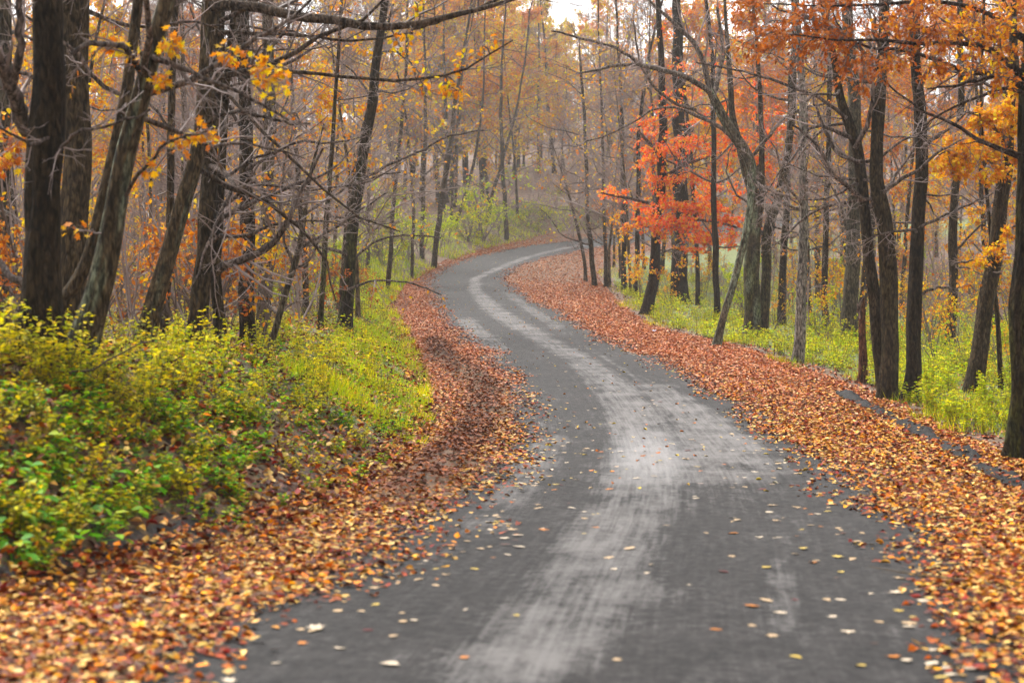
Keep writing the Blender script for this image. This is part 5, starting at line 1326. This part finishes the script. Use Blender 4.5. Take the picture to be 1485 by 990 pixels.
q1 = ground_pts(900, lambda Y, u: toeL(Y) - 1.6 - u * 9, logu(14, 60)); q1 = q1[fbm(q1[:, 0] * .5, q1[:, 1] * .3) > -.35]
scatter_stuff('undergrowth', 'mass of olive and yellow green plants under the bank trees', A_LITE, q1, .45, 1.0)
q2 = ground_pts(1400, lambda Y, u: toeL(Y) - .25 - u * 3.4, logu(12.5, 70)); q2 = q2[(fbm(q2[:, 0] * .8, q2[:, 1] * .5) > -.2) & ~((q2[:, 1] < 16) & (q2[:, 1] > 13.4) & (toeL(q2[:, 1]) - q2[:, 0] < .6))]
scatter_stuff('undergrowth', 'mass of small low weeds on the bank face', A_LOWL, q2, .5, 1.15)
q3 = ground_pts(1700, lambda Y, u: toeR(Y) + 1.3 + u ** 1.2 * 17, logu(33, 110)); q3 = q3[fbm(q3[:, 0] * .4, q3[:, 1] * .25) > -.5]
scatter_stuff('undergrowth', 'mass of lime green herbs below the verge trees', A_VLITE, q3, .7, 1.6)
q4 = ground_pts(1000, lambda Y, u: toeL(Y) - .5 - u * 10, logu(66, 160)); q4 = q4[fbm(q4[:, 0] * .3, q4[:, 1] * .2) > -.4]
scatter_stuff('undergrowth', 'mass of green plants on the slope above the upper bend', A_VLITE + A_LITE[:1], q4, 1.0, 1.9)

A_THICK = [herb_arrays(5, 1.7, 10, (.1, .18), pl, .3, TWIG_DARK, DIA, .5) for pl in (GOLD + ORANGE, RUST + ORANGE, OLIVE + YELLOWISH, GOLD + OLIVE)] + [herb_arrays(6, 2.2, 2, (.08, .12), ORANGE, .35, TWIG, DIA, .5)] * 2
q5 = ground_pts(2600, lambda Y, u: np.where(rng.uniform(0, 1, len(Y)) < .5, toeL(Y) - 5 - 6 * (Y > 60) - u * 60, toeR(Y) + 7 + 4 * (Y > 45) + u * 60), logu(40, 230)); q5 = q5[np.abs(q5[:, 0]) < .36 * q5[:, 1]]
scatter_stuff('thicket', 'low tangled thicket of fading leaves covering the forest floor', A_THICK, q5, .5, 1.5)
q6 = ground_pts(420, lambda Y, u: toeL(Y) - .1 - u * 2.0, logu(27, 70))
scatter_stuff('undergrowth', 'scattered little weeds growing through the grass lip', A_LOWL, q6, .35, .9)

# ------------------------------------------------------------------ grass
def grass(name, label, pts, hmin, hmax, w, pal):
    n = len(pts); mb = MB()
    az = rng.uniform(0, 6.28, n); h = rng.uniform(hmin, hmax, n)
    side = np.stack([np.cos(az), np.sin(az), np.zeros(n)], 1) * w
    h = h * np.clip(1 + .7 * fbm(pts[:, 0] * 1.7 + 3, pts[:, 1] * 1.1), .35, 2)
    lean = np.stack([rng.normal(0, .35, n), rng.normal(0, .35, n), np.ones(n)], 1) * h[:, None]
    V = np.stack([pts - side, pts + side, pts + lean], 1)
    mb.add(V.reshape(-1, 3), np.arange(3 * n).reshape(-1, 3), np.repeat(pick(pal, n, .3) * np.clip(1 + np.stack([.35, .22, .2], 0)[None] * (fbm(pts[:, 0] * .9, pts[:, 1] * .5)[:, None] * 1.2), .5, 1.5), 3, axis=0))
    tag(link(name, mb.mesh(name, False), M_GRASS), label, 'grass', kind='stuff')
g1 = ground_pts(42000, lambda Y, u: toeL(Y) - .02 - u ** 1.2 * 2.3, logu(27, 80)); g1 = g1[fbm(g1[:, 0] * 1.4, g1[:, 1] * .7) + rng.uniform(-.35, .35, len(g1)) > -.3]
grass('grass', 'bright green grass lip between the bank shrubs and the leaf drift', g1, .06, .24, .008, LIME + LIME + FRESH[2:3] + YGREEN[:3])
g2 = ground_pts(52000, lambda Y, u: toeR(Y) + .5 + u ** 1.4 * 10, logu(30, 120))
vv = g2[:, 0] - toeR(g2[:, 1]); g2 = g2[fbm(g2[:, 0] * .8, g2[:, 1] * .4) > .35 - .75 * sst(.4, 2.4, vv)]
grass('grass', 'rough lime green grass beneath the verge trees', g2, .06, .26, .009, LIME + YGREEN + OLIVE)
g3 = ground_pts(34000, lambda Y, u: toeL(Y) - .1 - u * 8, logu(72, 165)); g3 = g3[fbm(g3[:, 0] * .4, g3[:, 1] * .3) > -.2]
grass('grass', 'olive green grass on the slope of the upper bend', g3, .15, .4, .02, LIME + OLIVE[:1])

# ------------------------------------------------------------------ bits of rubbish in the leaves
def crushed_can(px, py, label, col, L, r):
    p = cast(px, py)
    t = np.linspace(0, 1, 7); a = np.arange(12) * 2 * np.pi / 12
    rad = r * np.array([.75, 1, .95, .7, .9, 1, .8])
    V = np.stack([np.broadcast_to((t * L - L / 2)[:, None], (7, 12)), rad[:, None] * np.cos(a)[None], rad[:, None] * np.sin(a)[None] * .8 + .01 * np.sin(t * 9)[:, None]], -1)
    q = grid_faces(7, 13) % 10**6
    i = np.arange(6)[:, None]; j = np.arange(12)[None]
    Fq = np.stack([i * 12 + j, i * 12 + (j + 1) % 12, (i + 1) * 12 + (j + 1) % 12, (i + 1) * 12 + j], -1).reshape(-1, 4)
    V = np.concatenate([V.reshape(-1, 3), [[-L / 2, 0, 0], [L / 2, 0, 0]]])
    cap = np.concatenate([np.stack([np.full(12, 84), (np.arange(12) + 1) % 12, np.arange(12)], 1), np.stack([np.full(12, 85), 72 + np.arange(12), 72 + (np.arange(12) + 1) % 12], 1)])
    me = make_mesh('drink_can', V, [cap, Fq], np.tile(col, (len(V), 1)))
    o = link('drink_can', me, plain_attr('scuffed metal', .3, .6)); o.location = (p[0], p[1], p[2] + r * .8 + .03); o.rotation_euler = (0, .1, rng.uniform(-.5, .5))
    tag(o, label, 'can')
crushed_can(949, 482, 'crushed silver blue can lying in the verge grass edge', np.array([.55, .6, .78]), .14, .04)
crushed_can(639, 386, 'small white can lying in the leaves at the upper bend', np.array([.85, .85, .85]), .16, .05)

# ------------------------------------------------------------------ sticks on the ground
for i in range(26):
    Y = 10 * 4.5 ** rng.uniform(0, 1); sd = rng.uniform() < .45
    X = float(toeL(Y) + rng.uniform(.1, .9) * (clearL(Y) - toeL(Y))) if sd else float(clearR(Y) + rng.uniform(.1, .9) * (toeR(Y) - clearR(Y)))
    az = rng.uniform(0, 6.28); L = rng.uniform(.25, .8)
    P = grow(np.array([[0, 0, 0.]]), np.array([[math.cos(az), math.sin(az), 0.02]]), np.array([L]), 6, .12, 0); P[..., 2] = np.abs(P[..., 2]) * .4
    Rr = np.linspace(.008, .003, 7)[None]
    B = kids(P, Rr, 3, .3, .9, .6, .2, .35, 3, .1, 0); B[0][..., 2] = np.abs(B[0][..., 2]) * .5
    mb = MB(); tubes(mb, P, Rr, 5, BARK_MID); tubes(mb, *B, 4, BARK_MID)
    o = link('fallen_twig', mb.mesh('fallen_twig'), M_TWIG); o.location = (X, Y, float(road_z(X, Y)) + .06 + float(ridge_h(X, Y)) * sd)
    tag(o, 'thin brown twig fallen on the leaf ' + ('drift below the bank' if sd else 'carpet along the verge'), 'twig', 'twigs fallen on the leaves ' + ('below the bank' if sd else 'along the verge'))
pa, pb_ = at(40, 568, 17.0), at(225, 492, 17.6)
tt = np.linspace(0, 1, 9)[:, None]; P = (pa * (1 - tt) + pb_ * tt)[None]; P[0, 1:-1] += rng.normal(0, .02, (7, 3)); Rr = np.linspace(.016, .006, 9)[None]
B = kids(P, Rr, 6, .2, .95, .7, .2, .25, 4, .12, .02)
mb = MB(); tubes(mb, P, Rr, 6, BARK_DARK); tubes(mb, *B, 4, BARK_DARK)
tag(link('fallen_branch', mb.mesh('fallen_branch'), M_TWIG), 'thin dark fallen branch slanting through the bank herbs', 'branch')

# ------------------------------------------------------------------ damp air between the trees
hz = [(-360, -60, -12), (400, 600, 75)]
xs = [toeL(np.array([0.]))[0]]
x0, x1 = float(XX.min()) - 3, float(XX.max()) + 3
z0, z1 = float(ZZ.min()) - 1.0, float(ZZ.max()) + 6
z1 = max(z1, 66.0)
y0, y1 = -43, 563
V = [(x, y, z) for x in (x0, x1) for y in (y0, y1) for z in (z0, z1)]
Fh = np.array([(0, 1, 3, 2), (4, 6, 7, 5), (0, 4, 5, 1), (2, 3, 7, 6), (0, 2, 6, 4), (1, 5, 7, 3)])
hm = make_mesh('haze', np.array(V), [Fh], None, False)
m, nt, nd, lk = new_mat('damp air')
pv = N(nt, 'ShaderNodeVolumePrincipled'); pv.inputs['Color'].default_value = (.97, .96, .96, 1); pv.inputs['Density'].default_value = .00036; pv.inputs['Anisotropy'].default_value = .3
out = N(nt, 'ShaderNodeOutputMaterial'); lk.new(pv.outputs[0], out.inputs['Volume'])
tag(link('haze', hm, m), 'thin pale haze hanging in the woods', kind='stuff')
print('script done', round(time.time() - T0, 1), len(scene.objects), sum(len(o.data.polygons) for o in scene.objects if o.type == 'MESH'), sum(len(me.polygons) for me in bpy.data.meshes))
